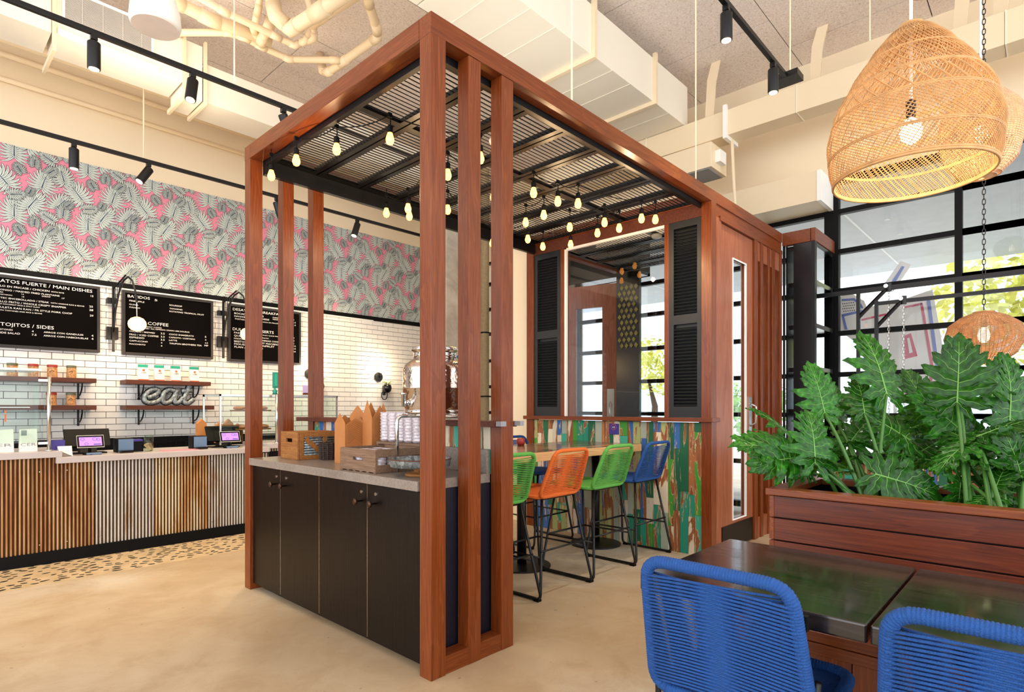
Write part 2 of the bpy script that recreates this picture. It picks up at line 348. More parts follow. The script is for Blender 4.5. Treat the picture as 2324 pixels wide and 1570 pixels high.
for k, (h, d, x, z) in enumerate(cells):
    if k < 300 and not h:
        o = bpy.data.objects.new('wall_tile', tm); C.objects.link(o); o.parent = wall_back; o.location = (x, YW-.002+random.uniform(-.0008, .0008), z)
    else: rest.box(x, YW-.002, z, x+TL-.006, YW+.012, z+TH_-.006)
obj('wall_tiles', rest, M['tile'], wall_back, stuff=True)
obj('lower_plinth', MB().box(-4, YW-.01, 0, XW, YW+.014, .78), M['grout'], wall_back)
struct('trim_1', MB().box(-4, YW-.03, 2.632, XW, YW+.01, 2.69), M['black'], bev=.003)
# ---- wallpaper: a repeating print of split leaves on pink, built as thin paper layers
def clip(poly, x0, z0, x1, z1):
    for ax, lim, sg in ((0, x0, 1), (0, x1, -1), (1, z0, 1), (1, z1, -1)):
        out = []
        for i in range(len(poly)):
            a, b = poly[i-1], poly[i]; da, db = (a[ax]-lim)*sg, (b[ax]-lim)*sg
            if (da >= 0) != (db >= 0): t = da/(da-db); out.append((a[0]+(b[0]-a[0])*t, a[1]+(b[1]-a[1])*t))
            if db >= 0: out.append(b)
        poly = out
        if len(poly) < 3: return None
    return poly
def paper_leaf(L, ang, cx, cz, wide, seed, curl=0):
    """-> list of (polygon, material, layer)"""
    r = random.Random(seed); res = []; ca, sa = math.cos(ang), math.sin(ang); lay = 0
    def T(p): return (cx+p[0]*ca-p[1]*sa, cz+p[0]*sa+p[1]*ca)
    n = 10
    lobes = []
    for i in range(n):
        t = i/(n-1)
        for sd in (-1, 1): lobes.append((t, sd))
    lobes.sort(key=lambda q: q[0])
    for t, sd in lobes:
        bx_, by = t*L*.56, 0
        a = (2.55-2.25*t)*sd; ln = wide*1.18*(.78+.22*math.sin(PI*min(1, .15+t*.8)))*L*(.9+.15*r.random())
        if t > .9: ln *= .85
        w = L*.048; lay += 1
        def lobe(grow, l):
            m = 7; left, right = [], []
            for k in range(m+1):
                u = k/m; bend = a - sd*.35*u*u - curl*u
                px, py = bx_+ln*u*math.cos(bend), by+ln*u*math.sin(bend)
                ww = (w*(.35+1.0*math.sin(PI*min(1, u*.9+.08))**.8)*(1-.25*u))+grow
                if k == m: ww = grow+.0005
                nx, ny = -math.sin(bend), math.cos(bend); left.append((px+nx*ww, py+ny*ww)); right.append((px-nx*ww, py-ny*ww))
            return [T(p) for p in left+right[::-1]]
        res.append((lobe(.0034, lay), 1, lay*2)); res.append((lobe(-.0003, lay), 0, lay*2+1))
        for off in (.1,):   # ink strokes along the lobe
            pl, pr = [], []
            for k in range(5):
                u = .12+.72*k/4; bend = a-sd*.35*u*u-curl*u; px, py = bx_+ln*u*math.cos(bend), by+ln*u*math.sin(bend); nx, ny = -math.sin(bend), math.cos(bend); o_ = w*off
                pl.append((px+nx*(o_+.0013), py+ny*(o_+.0013))); pr.append((px+nx*(o_-.0013), py+ny*(o_-.0013)))
            res.append(([T(p) for p in pl+pr[::-1]], 1, lay*2+1.5))
    w = .0046
    res.append(([T(p) for p in ((-.02*L, -w), (L*.68, -w*.6), (L*.68, w*.6), (-.02*L, w))], 2, 60))
    return res
def wallpaper_panel():
    R_ = .63; H_ = 1.285; mb = MB(); mb.add([(0, 0, 0), (R_, 0, 0), (R_, 0, H_), (0, 0, H_)], [(0, 1, 2, 3)], 3)
    # (cx, cz, length, angle, width)
    spec = [(.245, .55, .21, 90, .66, 1), (.47, .28, .21, 75, .64, 2), (.19, .24, .24, 128, .56, 3), (.36, .04, .23, 60, .6, 4), (.60, .10, .19, 55, .62, 5), (.03, .40, .18, 105, .62, 6),
            (.41, .50, .10, 88, .62, 7), (.53, .45, .11, 48, .55, 8), (.30, .40, .10, 125, .6, 9), (.02, .02, .13, 85, .6, 10), (.56, .58, .16, 150, .42, 11), (.22, .14, .15, 15, .42, 12), (.38, .23, .09, 250, .5, 13), (.08, .16, .09, 230, .5, 14)]
    lv = 0; base = 0
    for row in (-1, 0, 1, 2, 3):
        for (cx, cz, L, a, w, sd) in spec:
            for wx in (-1, 0, 1):
                z = cz+row*.63
                if not (-.3 < z < H_+.3) or not (-.3 < cx+wx*R_ < R_+.3): continue
                for poly, m, lay in paper_leaf(L*.91, math.radians(a), cx+wx*R_, z, w, sd):
                    p = clip(poly, 0, 0, R_, H_)
                    if p: y = -(.0003+sd*.00075+lay*.0000105); mb.add([(q[0], y, q[1]) for q in p], [tuple(range(len(p)))], m)
    me = bpy.data.meshes.new('wallpaper_panel'); me.from_pydata(mb.v, [], mb.f)
    for mt in (M['leafpale'], M['leafink'], M['leafnavy'], M['pink']): me.materials.append(mt)
    me.polygons.foreach_set('material_index', mb.m); return me
wpm = wallpaper_panel()
for i in range(-3, 10):
    o = bpy.data.objects.new('wallpaper_panel', wpm); C.objects.link(o); o.parent = wall_back; o.location = (.62+i*.63, YW-.0105, 2.685)
# ---- right / street side wall : plane x = 7.05, windows
wr = MB(); wr.box(XW, -4, 3.76, XW+.2, YW, CEIL+.02); wr.box(XW, 5.3, 0, XW+.2, 7.02, 3.76); wr.box(XW, 7.3, 0, XW+.2, YW+.1, 3.76)
wall_right = struct('wall_right', wr, M['cream'])
win = MB(); gl = MB()
struct('window_1', MB().box(0, 0, 0, .001, .001, .001), M['black']) if 0 else None
def window(name, y0, y1, z0, z1, vys, hzs, fw=.07, dp=.09, sill=True):
    f = MB(); x0 = XW-.01; x1 = x0+dp
    f.box(x0, y0, z0, x1, y0+fw, z1); f.box(x0, y1-fw, z0, x1, y1, z1); f.box(x0, y0+fw, z0, x1, y1-fw, z0+fw); f.box(x0, y0+fw, z1-fw, x1, y1-fw, z1)
    w = struct(name, f, M['black'])
    ys = [y0+fw]+vys+[y1-fw]
    for y in vys: obj('mullion', MB().box(x0+.005, y-.03, z0+fw, x1-.005, y+.03, z1-fw), M['black'], w)
    for z in hzs:
        for a, b in zip(ys[:-1], ys[1:]): obj('glazing_bar', MB().box(x0+.01, a+(.03 if a in vys else 0), z-.026, x1-.01, b-(.03 if b in vys else 0), z+.026), M['black'], w)
    zs = [z0+fw]+hzs+[z1-fw]
    for a, b in zip(ys[:-1], ys[1:]):
        for c, d in zip(zs[:-1], zs[1:]): obj('pane', MB().box(x0+dp*.5, a, c, x0+dp*.5+.006, b, d), M['glass'], w)
    return w
HZ = [1.167, 1.612, 2.06, 2.523, 2.95, 3.385]
window('window_1', -3.6, 1.80, .70, 3.76, [.69, -.39, -1.47, -2.55], HZ)
window('window_2', 7.02, 7.3, .1, 3.76, [], [.6]+HZ, fw=.03)
window('window_3', 1.80, 5.3, .05, 3.76, [2.5, 3.3, 4.35], [.6]+HZ)
# low wall under the street window, clad in painted planks
lowr = struct('wall_low', MB().box(XW-.0, -3.6, 0, XW+.2, 1.80, .70), M['black'])
obj('sill_cap', MB().box(XW-.06, -3.6, .655, XW+.02, 1.8, .70), M['black'], lowr)
def planks(parent, face, a0, a1, z0, z1, pos, seed, wd=.067, thick=.012, axis='Y', vmin=.18, vmax=.75):
    """vertical boards of mixed lengths; face plane at pos (axis Y: runs along Y on plane x=pos facing -X)"""
    r = random.Random(seed); a = a0; last = None
    while a < a1-.01:
        w = min(wd*r.uniform(.75, 1.25), a1-a); z = z0
        while z < z1-.005:
            h = r.uniform(vmin, vmax) if z > z0 or r.random() < .5 else r.uniform(.1, .4)
            if z+h > z1-.08: h = z1-z
            wts = [4, 4, 3, 8, 2, 4, 4, 3, 2]; m = r.choices(range(9), wts)[0]
            if m == last: m = (m+r.randint(1, 8)) % 9
            last = m; t = thick*r.uniform(.7, 1.2); b = MB()
            if axis == 'Y': b.box(pos-t*face, a+.0007, z+.0007, pos, a+w-.0007, z+h-.0007)
            else: b.box(a+.0007, pos-t*face, z+.0007, a+w-.0007, pos, z+h-.0007)
            obj('plank', b, PL[m], parent); z += h
        a += w
planks(lowr, 1, -1.6, 1.80, 0.0, .655, XW, 11, wd=.085, vmin=.3)
# beige partition left of the screen wall
struct('wall_partition', MB().box(4.75, 4.2, 0, 4.85, 4.735, 3.3), M['cream'])
# concrete column with a rope-wound pole beside it
col = struct('column', MB().box(5.09, 5.99, 0, 5.70, 6.52, CEIL), M['column'], bev=.01)
rb = MB(); prof = []
z = 0
while z < 4.6: prof += [(.055, z), (.064, z+.011)]; z += .022
rb.lathe(prof, (5.745, 5.91, 0), 14)
rpl = thing('rope_pole', 'pole wound with tan jute rope in front of the concrete column', 'pole', (5.745, 5.91, 0))
obj('rope_winding', rb, M['rope'], rpl, smooth=True)
for zz in (1.4, 2.3): obj('clamp', MB().lathe([(.07, 0), (.07, .02)], (5.745, 5.91, zz), 14).box(5.78, 5.90, zz, 5.86, 5.92, zz+.02), M['black'], rpl)

# ================================================================ DUCTS, PIPES, BEAMS UNDER THE CEILING
big = thing('supply_duct', 'large white rectangular duct running above the timber pergola', 'duct', (4.5, 3.5, 4.49))
x = .6; k = 0
for x0, x1 in ((.3, 1.6), (1.6, 2.9), (2.9, 4.41), (4.41, 5.52), (5.52, 6.3)):
    obj('duct_section', MB().box(x0, 3.11, 4.49, x1-.012, 3.76, 4.95), M['duct'], big, bev=.004)
    nx = int((x1-x0)/.32)
    for i in range(1, nx): obj('seam', MB().box(x0+i*.32-.004, 3.106, 4.485, x0+i*.32+.004, 3.764, 4.491), M['duct'], big)
for x in (4.41, 5.52):
    f = MB(); f.box(x-.03, 3.07, 4.45, x+.01, 3.11, 4.99); f.box(x-.03, 3.11, 4.45, x+.01, 3.76, 4.49); f.box(x-.03, 3.76, 4.45, x+.01, 3.8, 4.99)
    obj('flange', f, M['ductbeige'], big)
bd = thing('cross_duct', 'beige shallow duct crossing toward the right above the pendants', 'duct', (6.3, 1.5, 4.21))
for i, (y0, y1) in enumerate([(5.2, 4.4), (4.4, 3.6), (3.6, 2.62), (2.62, 1.9), (1.9, 1.1), (1.1, .3), (.3, -.5), (-.5, -1.4), (-1.4, -2.4)]):
    obj('duct_section', MB().box(6.2, y1+.006, 4.21, 6.44, y0, 4.485), M['ductbeige'], bd, bev=.003)
    obj('seam', MB().box(6.195, y1-.004, 4.205, 6.445, y1+.004, 4.49), M['duct'], bd)
f = MB(); f.box(6.16, 2.6, 4.17, 6.2, 2.64, 4.53); f.box(6.2, 2.6, 4.17, 6.48, 2.64, 4.21); obj('flange', f, M['white'], bd)
# steel brackets rising to the ceiling
for (x, y, s) in ((6.3, 2.85, 1), (6.45, 1.8, 1), (6.45, .62, 1), (6.5, .35, 1)):
    b = MB().prism([(y-.12, CEIL), (y-.02, CEIL), (y+.03, 4.95), (y+.06, 4.45), (y-.04, 4.45), (y-.07, 4.9)], x, x+.02, 'YZ')
    tag(obj('steel_bracket', b, M['ductbeige'], None), 'cream steel ceiling bracket behind the cross duct, '+{2.85: 'nearest the white duct', 1.8: 'beside the short light track', .62: 'left of the basket pendant cord', .35: 'right of the basket pendant cord'}[y], 'bracket', 'ceiling brackets')
sof = thing('low_duct', 'long cream box duct over the entrance ending beside the window', 'duct', (6.8, 3, 3.41))
obj('duct_body', MB().box(6.59, 1.82, 3.41, XW-.003, 4.6, 3.72), M['ductbeige'], sof); obj('end_cap', MB().box(6.585, 1.78, 3.405, XW-.003, 1.82, 3.725), M['white'], sof)
tb = thing('transfer_box', 'small cream air box with grey grille hung under the cross duct', 'vent', (6.2, 3.2, 3.95))
obj('box', MB().box(6.05, 2.72, 3.86, 6.45, 3.35, 4.13).box(6.22, 2.8, 4.13, 6.42, 3.2, 4.209), M['ductbeige'], tb, bev=.004); obj('grille', MB().box(6.07, 2.76, 3.85, 6.43, 3.31, 3.862), M['grey'], tb)
obj('actuator', MB().box(6.15, 2.66, 3.93, 6.3, 2.72, 4.06), M['white'], tb)
cb = MB().tube([(6.3, 2.6, 4.2), (6.3, 2.58, 3.7), (6.28, 2.55, 3.35), (6.2, 2.45, 3.1)], .012, 6).tube([(6.33, 2.6, 4.2), (6.33, 2.58, 3.7), (6.32, 2.56, 3.4), (6.28, 2.4, 3.1)], .010, 6)
tag(obj('loose_cable', cb, M['ductbeige']), 'loose cream cables dropping from the cross duct onto the pergola', 'cable')
# left duct with egg crate grille
ld = thing('return_duct', 'cream duct with wide grey grille above the service counter', 'duct', (1.5, 6.4, 4.42))
obj('duct_section', MB().box(-1.2, 6.2, 4.42, .92, 6.62, 4.84), M['duct'], ld); obj('duct_section', MB().box(.95, 6.2, 4.42, 1.93, 6.62, 4.84), M['duct'], ld)
for a, b, zl, zh in ((1.95, 2.12, 4.3, 4.84), (2.14, 3.6, 4.30, 4.68), (3.6, 5.1, 4.3, 4.68)): obj('duct_section', MB().box(a, 6.2, zl, b-.01, 6.62, zh), M['duct'], ld)
for x in (.935, 1.94, 2.13): obj('flange', MB().box(x-.012, 6.16, 4.30, x+.012, 6.2, 4.88).box(x-.012, 6.16, 4.26, x+.012, 6.66, 4.30), M['ductbeige'], ld)
obj('lower_lip', MB().box(.96, 6.18, 4.43, 1.72, 6.2, 4.47), M['white'], ld)
obj('grille_frame', MB().box(.99, 6.18, 4.58, 1.01, 6.2, 4.84).box(.99, 6.18, 4.825, 1.72, 6.2, 4.85).box(1.66, 6.18, 4.58, 1.68, 6.2, 4.84), M['white'], ld)
g = MB()
for i in range(26): g.box(1.01, 6.183, 4.585+i*.0095, 1.66, 6.199, 4.589+i*.0095)
for i in range(4): g.box(1.13+i*.15, 6.181, 4.585, 1.134+i*.15, 6.2, 4.83)
obj('grille', g, M['stop'], ld, stuff=True); obj('grille_backing', MB().box(1.01, 6.195, 4.585, 1.66, 6.2, 4.83), M['grey'], ld)
# wall pipes
def pipe(name, pts, r, label, rings=()):
    t = thing(name, label, 'pipe', pts[0]); obj('pipe_run', MB().tube(pts, r, 12), M['pipe'], t, smooth=True)
    P_ = [Vector(p) for p in pts]
    for i in range(1, len(P_)-1):
        d = (P_[i+1]-P_[i-1]).normalized(); obj('fitting', MB().tube([P_[i]-(P_[i]-P_[i-1]).normalized()*r*1.7, P_[i], P_[i]+(P_[i+1]-P_[i]).normalized()*r*1.7], r*1.14, 12), M['pipe'], t, smooth=True)
    return t
pipe('wall_pipe', [(-2, 7.8, 4.84), (6, 7.8, 4.84)], .03, 'upper cream pipe running along the menu wall under the ceiling')
pipe('wall_pipe', [(-2, 7.83, 4.60), (6, 7.83, 4.60)], .026, 'lower cream pipe running along the menu wall')
pipe('wall_pipe', [(-2, 7.5, 4.86), (2.6, 7.5, 4.86), (6, 7.5, 4.86)], .045, 'thick cream pipe beside the menu wall, hung clear of it')
zc = 4.85
pipe('drain_pipe', [(1.35, 5.80, 4.88), (1.71, 5.746, 4.88), (2.03, 5.776, 4.88), (2.57, 5.68, 4.88)], .055, 'thick cream drain pipe leaving the white dome speaker')
pipe('drain_pipe', [(1.5, 6.42, zc), (1.858, 6.17, zc), (2.207, 5.797, zc), (2.342, 5.762, zc), (2.513, 5.782, zc), (2.801, 5.786, zc), (3.137, 5.452, zc), (3.19, 5.42, zc)], .032, 'cream drain pipe bending along the front of the pipe cluster')
pipe('drain_pipe', [(1.75, 5.33, 4.75), (2.001, 5.366, 4.75), (2.473, 5.367, 4.75), (2.66, 5.37, 4.75), (2.72, 5.27, 4.78), (2.72, 5.15, 4.86)], .03, 'straight cream pipe crossing the middle of the pipe cluster')
pipe('drain_pipe', [(2.33, 5.2, 5.1), (2.38, 5.17, 4.8), (2.5, 5.12, 4.72), (2.56, 4.7, 4.72), (2.6, 4.3, 4.72)], .062, 'fattest cream pipe elbow at the top of the pipe cluster')
pipe('drain_pipe', [(2.44, 5.28, 5.1), (2.44, 5.45, 4.85), (2.47, 5.68, 4.85), (2.52, 5.78, 4.87)], .045, 'short cream pipe dropping to the front run of the cluster')
pipe('drain_pipe', [(2.283, 5.232, 5.1), (2.30, 5.36, 4.9), (2.36, 5.6, 4.87), (2.48, 5.77, 4.85)], .03, 'thin cream pipe curving down at the left of the fat elbow')
pipe('drain_pipe', [(2.60, 5.05, 5.1), (2.70, 5.08, 4.9), (2.77, 5.2, 4.8), (2.73, 5.27, 4.78)], .032, 'small cream pipe bend right of the fat elbow')
pipe('drain_pipe', [(2.72, 5.18, 4.86), (2.73, 4.95, 4.86), (2.8, 4.4, 4.86)], .036, 'cream pipe running back from the small bend')
pipe('drain_pipe', [(2.82, 4.30, zc), (2.871, 4.438, zc), (3.14, 4.70, zc), (3.225, 4.82, zc), (3.21, 5.40, zc), (3.204, 5.70, zc), (3.19, 5.80, 4.9), (3.19, 5.86, 5.1)], .042, 'cream pipe with two elbows nearest the pergola corner')
# hanging rods
def rod(x, y, z0, lab, r=.006, m='cream'): tag(obj('hanging_rod', MB().tube([(x, y, z0), (x, y, CEIL)], r, 6), M[m]), lab, 'rod', 'ceiling hanging rods')
rod(1.95, 5.0, 3.94, 'thin rod holding the front light track between its spotlights')
rod(1.755, 6.8, 3.80, 'thin rod holding the rear light track over the menus')
rod(2.80, 2.13, 3.06, 'white rod holding the pergola beam right of its front corner')
rod(4.45, 2.13, 3.06, 'white rod holding the pergola beam before the entrance door')
rod(5.25, 1.66, 4.1, 'white rod beside the end plate of the short light track')
rod(5.9, 1.2, 4.485, 'white rod dropping on the cross duct left of the basket pendant')
rod(5.9, .35, 4.485, 'white rod dropping on the cross duct right of the basket pendant')
# light tracks and spot heads
def spot(loc, rz, tilt, label, name='track_spotlight'):
    t = thing(name, label, 'spotlight', loc, 'track spotlights')
    obj('adapter', MB().box(-.02, -.02, -.035, .02, .02, 0).tube([(0, 0, -.03), (0, 0, -.085)], .011, 8), M['blackmetal'], t, local=True)
    R = Matrix.Rotation(rz, 3, 'Z') @ Matrix.Rotation(tilt, 3, 'Y')
    a = Vector((0, 0, -.07)); b = a + R @ Vector((0, 0, -.17)); a2 = a + R @ Vector((0, 0, .02))
    h = obj('lamp_housing', MB().tube([a2, a2+(b-a2)*.03, a2+(b-a2)*.97, b], [.036, .041, .041, .039], 20), M['blackmetal'], t, auto=True, local=True)
    obj('lens', MB().tube([b+(a2-b)*.02, b-(a2-b)*.012], .032, 20), M['lens'], t, local=True)
    return t
def track(x0, x1, y, z, label):
    t = thing('light_track', label, 'track', (x0, y, z)); obj('rail', MB().box(x0, y-.018, z-.018, x1, y+.018, z+.018), M['blackmetal'], t, bev=.003); return t
track(-.5, 4.2, 5.0, 3.92, 'front black light track over the service counter')
track(-.5, 6.6, 6.8, 3.775, 'rear black light track in front of the leaf wallpaper')
tk = track(2.6, 5.28, 1.68, 4.07, 'short black light track at the upper right with end plate')
obj('end_plate', MB().box(5.18, 1.58, 4.05, 5.34, 1.78, 4.10), M['blackmetal'], tk)
for x, rz, ti, lb in ((.982, 0, .0, 'vertical black spotlight, leftmost on the front track'), (1.63, .9, .28, 'tilted black spotlight, second on the front track'), (2.371, 3.4, .5, 'black spotlight by the top corner of the pergola, third on the front track')): spot((x, 5.0, 3.90), rz, ti, lb)
for x, rz, ti, lb in ((1.179, 0, 0, 'vertical black spotlight, leftmost on the rear track'), (1.80, .2, .55, 'black spotlight tilted right over the drinks menu'), (3.143, 3, .3, 'black spotlight seen behind the second rear pergola post'), (4.24, .2, .35, 'black spotlight over the wallpaper right of the rear posts'), (6.35, 3.6, .7, 'black spotlight near the rope-wound pole')): spot((x, 6.8, 3.757), rz, ti, lb)
for x, rz, ti, lb in ((3.98, 0, .0, 'black spotlight at the top edge right of the white duct'), (4.90, 0, .0, 'black spotlight at the end plate of the short track')): spot((x, 1.68, 4.052), rz, ti, lb)
# dome speaker
sp = thing('ceiling_speaker', 'white dome pendant speaker beside the left duct', 'speaker', (1.24, 4.53, 3.87))
obj('shell', MB().lathe([(.148, 0), (.158, .03), (.15, .12), (.12, .22), (.07, .28), (.02, .30)], (1.24, 4.53, 3.87), 32), M['white'], sp, smooth=True)
obj('grille', MB().lathe([(.01, -.004), (.143, -.004), (.146, .004)], (1.24, 4.53, 3.87), 32), plain('speaker_cloth', '#e2d6cc', .8), sp)
obj('cord', MB().tube([(1.24, 4.53, 4.16), (1.24, 4.53, CEIL)], .008, 6), M['white'], sp)
# light from the lamps of the room, plus added ceiling fill lights
def lamp(kind, loc, e, col, rot=(0, 0, 0), size=.05, spot_a=1.4, blend=.6):
    d = bpy.data.lights.new('room_lamp_or_fill', kind); d.energy = e; d.color = col
    if kind == 'SPOT': d.spot_size = spot_a; d.spot_blend = blend; d.shadow_soft_size = size
    elif kind == 'POINT': d.shadow_soft_size = size
    else: d.shape = 'DISK'; d.size = size
    o = bpy.data.objects.new('room_lamp_or_fill', d); C.objects.link(o); o.location = loc; o.rotation_euler = rot; return o
WARM = (1, .78, .5)
for x in (.98, 1.63, 2.37, 3.2): lamp('SPOT', (x, 5.02, 3.62), 70, WARM, (math.radians(8), 0, 0))
for x in (1.18, 1.9, 3.14, 4.3): lamp('SPOT', (x, 6.85, 3.5), 40, WARM, (math.radians(25), 0, 0))
for x in (3.98, 4.9): lamp('SPOT', (x, 1.68, 3.78), 50, (1, .9, .75))

lamp('AREA', (1.6, 5.6, 3.96), 11, (1, .86, .68), (PI, 0, 0), size=1.6); lamp('AREA', (.2, 2.4, 3.6), 14, (1, .9, .8), (PI, 0, 0), size=1.6)  # added upward fill for the ceiling, no fitting stands here
for x, y in ((2.4, 3.1), (3.9, 3.1)): lamp('AREA', (x, y, 3.2), 6, (1, .92, .82), (PI, 0, 0), size=1.3)   # added unseen fill above the louvred roof, brightens the ceiling
# ================================================================ PERGOLA
X0, X1, Y0, Y1, ZT, ZB = 1.68, 6.33, 2.08, 4.13, 3.062, 2.965
pg = thing('pergola', 'mahogany timber pergola with black louvred roof around the drinks station', 'pergola', (X0, Y0, 0))
B_ = .0025
def part(name, mb, m, parent=pg, **k): return obj(name, mb, M[m] if isinstance(m, str) else m, parent, **k)
part('beam', MB().box(X0, Y0+.09, ZB, X0+.088, Y1-.088, ZT), 'woodY', bev=B_)
part('beam', MB().box(X0, Y0, ZB, X1, Y0+.088, ZT), 'woodX', bev=B_)
part('beam', MB().box(X0, Y1-.088, ZB, X1, Y1, ZT), 'woodX', bev=B_)
part('beam', MB().box(4.63, Y0+.09, ZB, 4.70, Y1-.09, ZT), 'woodY', bev=B_)
for y0, y1 in ((Y0, Y0+.088), (Y1-.088, Y1)):
    for x0, x1 in ((X0, X0+.088), (1.916, 1.998), (2.147, 2.234)):
        part('post', MB().box(x0, y0+(0 if x0 == X0 else .004), 0, x1, y1-.004, ZB), 'woodZ', bev=B_)
    part('bottom_rail', MB().box(X0+.09, y0+.006, 0, 2.145, y1-.006, .085), 'woodX', bev=B_)
# black steel channel inside the beams
part('steel_channel', MB().box(X0+.09, Y0+.09, 2.93, X1, Y0+.115, 3.03), 'blackmetal')
part('steel_channel', MB().box(X0+.09, Y1-.125, 2.87, 4.63, Y1-.088, 2.99), 'blackmetal')
part('steel_channel', MB().box(X0+.09, Y0+.115, 2.93, X0+.12, Y1-.125, 3.0), 'blackmetal')
YA, YB = Y0+.13, Y1-.13; PZ = 2.985; SP = .0352; ns = 0
for i in range(13):
    xa = X0+.115+i*.3585 if i else X0+.125; xb = X0+.115+(i+1)*.3585-.012
    if xb > X1: xb = X1
    fr = MB(); w = .038
    fr.box(xa, YA, PZ-.014, xa+w, YB, PZ+.014); fr.box(xb-w, YA, PZ-.014, xb, YB, PZ+.014)
    for y in (YA, 2.90, YB-.05): fr.box(xa+w, y, PZ-.014, xb-w, y+.05, PZ+.014)
    lp = part('louver_panel', fr, 'louver')
    sl = MB(); R = Matrix.Rotation(math.radians(33), 3, 'X'); cc = (xa+xb)/2; L = xb-xa-2*w
    sm = MB().obox((0, 0, 0), (L, .035, .005), R).mesh('slat', M['louver']) if i < 6 else None
    y = YA+.068
    while y < YB-.06:
        if not 2.885 < y < 2.965:
            if sm and ns < 298: o = bpy.data.objects.new('slat', sm); C.objects.link(o); o.parent = lp; o.location = (cc, y, PZ); ns += 1
            else: sl.obox((cc, y, PZ), (L, .035, .005), R)
        y += SP
    if sl.v: obj('slats', sl, M['louver'], lp, stuff=True)
    for y in (2.925,):
        pass
    part('carrier_bar', MB().box(xb-.004, YA, PZ-.0, xb+.016, YB, PZ+.04), 'blackmetal')
for x, y in ((2.66, 2.62), (5.2, 2.9)):
    tag(obj('smoke_detector', MB().lathe([(.01, -.02), (.045, -.018), (.055, 0), (.055, .012)], (x, y, PZ-.026), 24), M['white'], smooth=True), 'white round detector under the louvred roof, '+('over the drinks station' if x < 3 else 'inside the entrance'), 'detector')
# ================================================================ SCREEN WALL WITH SHUTTERS (plane x = 4.65)
ws = struct('wall_screen', MB().box(4.665, 2.17, 0, 4.72, 4.04, 1.12), M['black'])
planks(ws, 1, 2.166, 4.035, .0, 1.125, 4.665, 5, wd=.068, thick=.014)
def sp_(n, mb, m, **k): return obj(n, mb, M[m], ws, **k)
sp_('post', MB().box(4.635, Y0+.0, 0, 4.73, Y0+.09, ZB), 'woodZ', bev=B_); sp_('post', MB().box(4.635, 4.035, 0, 4.73, Y1, ZB), 'woodZ', bev=B_)
sp_('sill', MB().box(4.60, 2.06, 1.13, 4.76, 4.15, 1.165), 'woodY', bev=B_); sp_('window_head', MB().box(4.65, 2.17, 2.86, 4.73, 4.04, ZB), 'darkwood')
sp_('window_post', MB().box(4.65, 2.475, 1.165, 4.73, 2.52, 2.86), 'woodZ', bev=B_); sp_('window_post', MB().box(4.65, 3.635, 1.165, 4.73, 3.68, 2.86), 'woodZ', bev=B_)
sp_('white_bead', MB().box(4.655, 3.61, 1.165, 4.68, 3.635, 2.85).box(4.655, 2.52, 2.835, 4.68, 3.61, 2.86), 'white')
sp_('window_pane', MB().box(4.69, 2.52, 1.165, 4.697, 3.635, 2.86), 'glass')
for n, (ya, yb) in enumerate(((2.17, 2.475), (3.68, 4.035))):
    sh = thing('louvred_shutter', 'tall charcoal louvred shutter, '+('wider-looking one next to the door wall' if n == 0 else 'left of the entrance window by the beige partition'), 'shutter', (4.66, ya, 1.165), 'screen wall shutters')
    f = MB(); w = .045
    f.box(4.652, ya, 1.166, 4.685, ya+w, 2.858); f.box(4.652, yb-w, 1.166, 4.685, yb, 2.858)
    for z0, z1 in ((1.166, 1.26), (1.97, 2.05), (2.80, 2.858)): f.box(4.652, ya+w, z0, 4.685, yb-w, z1)
    obj('frame', f, M['shutter'], sh)
    R = Matrix.Rotation(math.radians(-40), 3, 'Y'); sm = MB().obox((0, 0, 0), (.032, yb-ya-2*w, .006), R).mesh('slat', M['shutter'])
    z = 1.275
    while z < 2.79:
        if not 1.955 < z < 2.06: o = bpy.data.objects.new('slat', sm); C.objects.link(o); o.parent = sh; o.location = (4.669-sh.location.x, (ya+yb)/2-sh.location.y, z-sh.location.z)
        z += .0285
    obj('backing', MB().box(4.688, ya+.005, 1.2, 4.694, yb-.005, 2.85), M['shutter'], sh)
tg = obj('number_card', MB().box(4.642, 2.985, 1.0, 4.65, 3.09, 1.10), M['purple']); tag(tg, 'small purple table card fixed to the painted plank wall', 'sign')
tcm = MB(); tcm.tube([(4.6415, 3.04+.028*math.cos(a), 1.068+.026*math.sin(a)) for a in [2*PI*i/20 for i in range(20)]], .0016, 4, closed=True); obj('ring_mark', tcm, M['orange'], tg)
cu = MB(); text_mb(cu, '43', 0, 0, .028, 0); o43 = obj('number', MB().add([(4.6412, 3.054-v[0], 1.058+v[2]) for v in cu.v], cu.f), M['white'], tg)
# ================================================================ DOOR WALL (plane y = 2.08)
ds = struct('wall_vestibule', MB().box(4.73, Y0+.01, 2.86, X1, Y0+.075, ZB), M['woodX'])
def dp(n, mb, m, **k): return obj(n, mb, M[m], ds, **k)
dp('head_trim', MB().box(4.80, Y0-.004, 2.84, X1, Y0+.06, 2.88), 'woodX', bev=B_)
dp('door_jamb', MB().box(4.73, Y0+.004, 0, 4.84, Y0+.08, 2.86), 'doorwood', bev=B_)
for x0, x1 in ((5.58, 5.66), (5.735, 5.80), (5.93, 5.98), (6.05, 6.12), (6.27, 6.33)): dp('jamb', MB().box(x0, Y0, 0, x1, Y0+.085, 2.86), 'woodZ', bev=B_)
for x0, x1 in ((5.66, 5.735), (5.80, 5.93), (5.98, 6.05), (6.12, 6.27)):
    dp('side_pane', MB().box(x0, Y0+.045, .2, x1, Y0+.05, 2.66), 'glass'); dp('side_rail', MB().box(x0, Y0+.01, 0, x1, Y0+.08, .2).box(x0, Y0+.01, 2.66, x1, Y0+.08, 2.84), 'doorwood')
d1 = MB(); a, b, g0, g1, z0, z1 = 4.845, 5.575, 5.10, 5.41, .26, 2.57
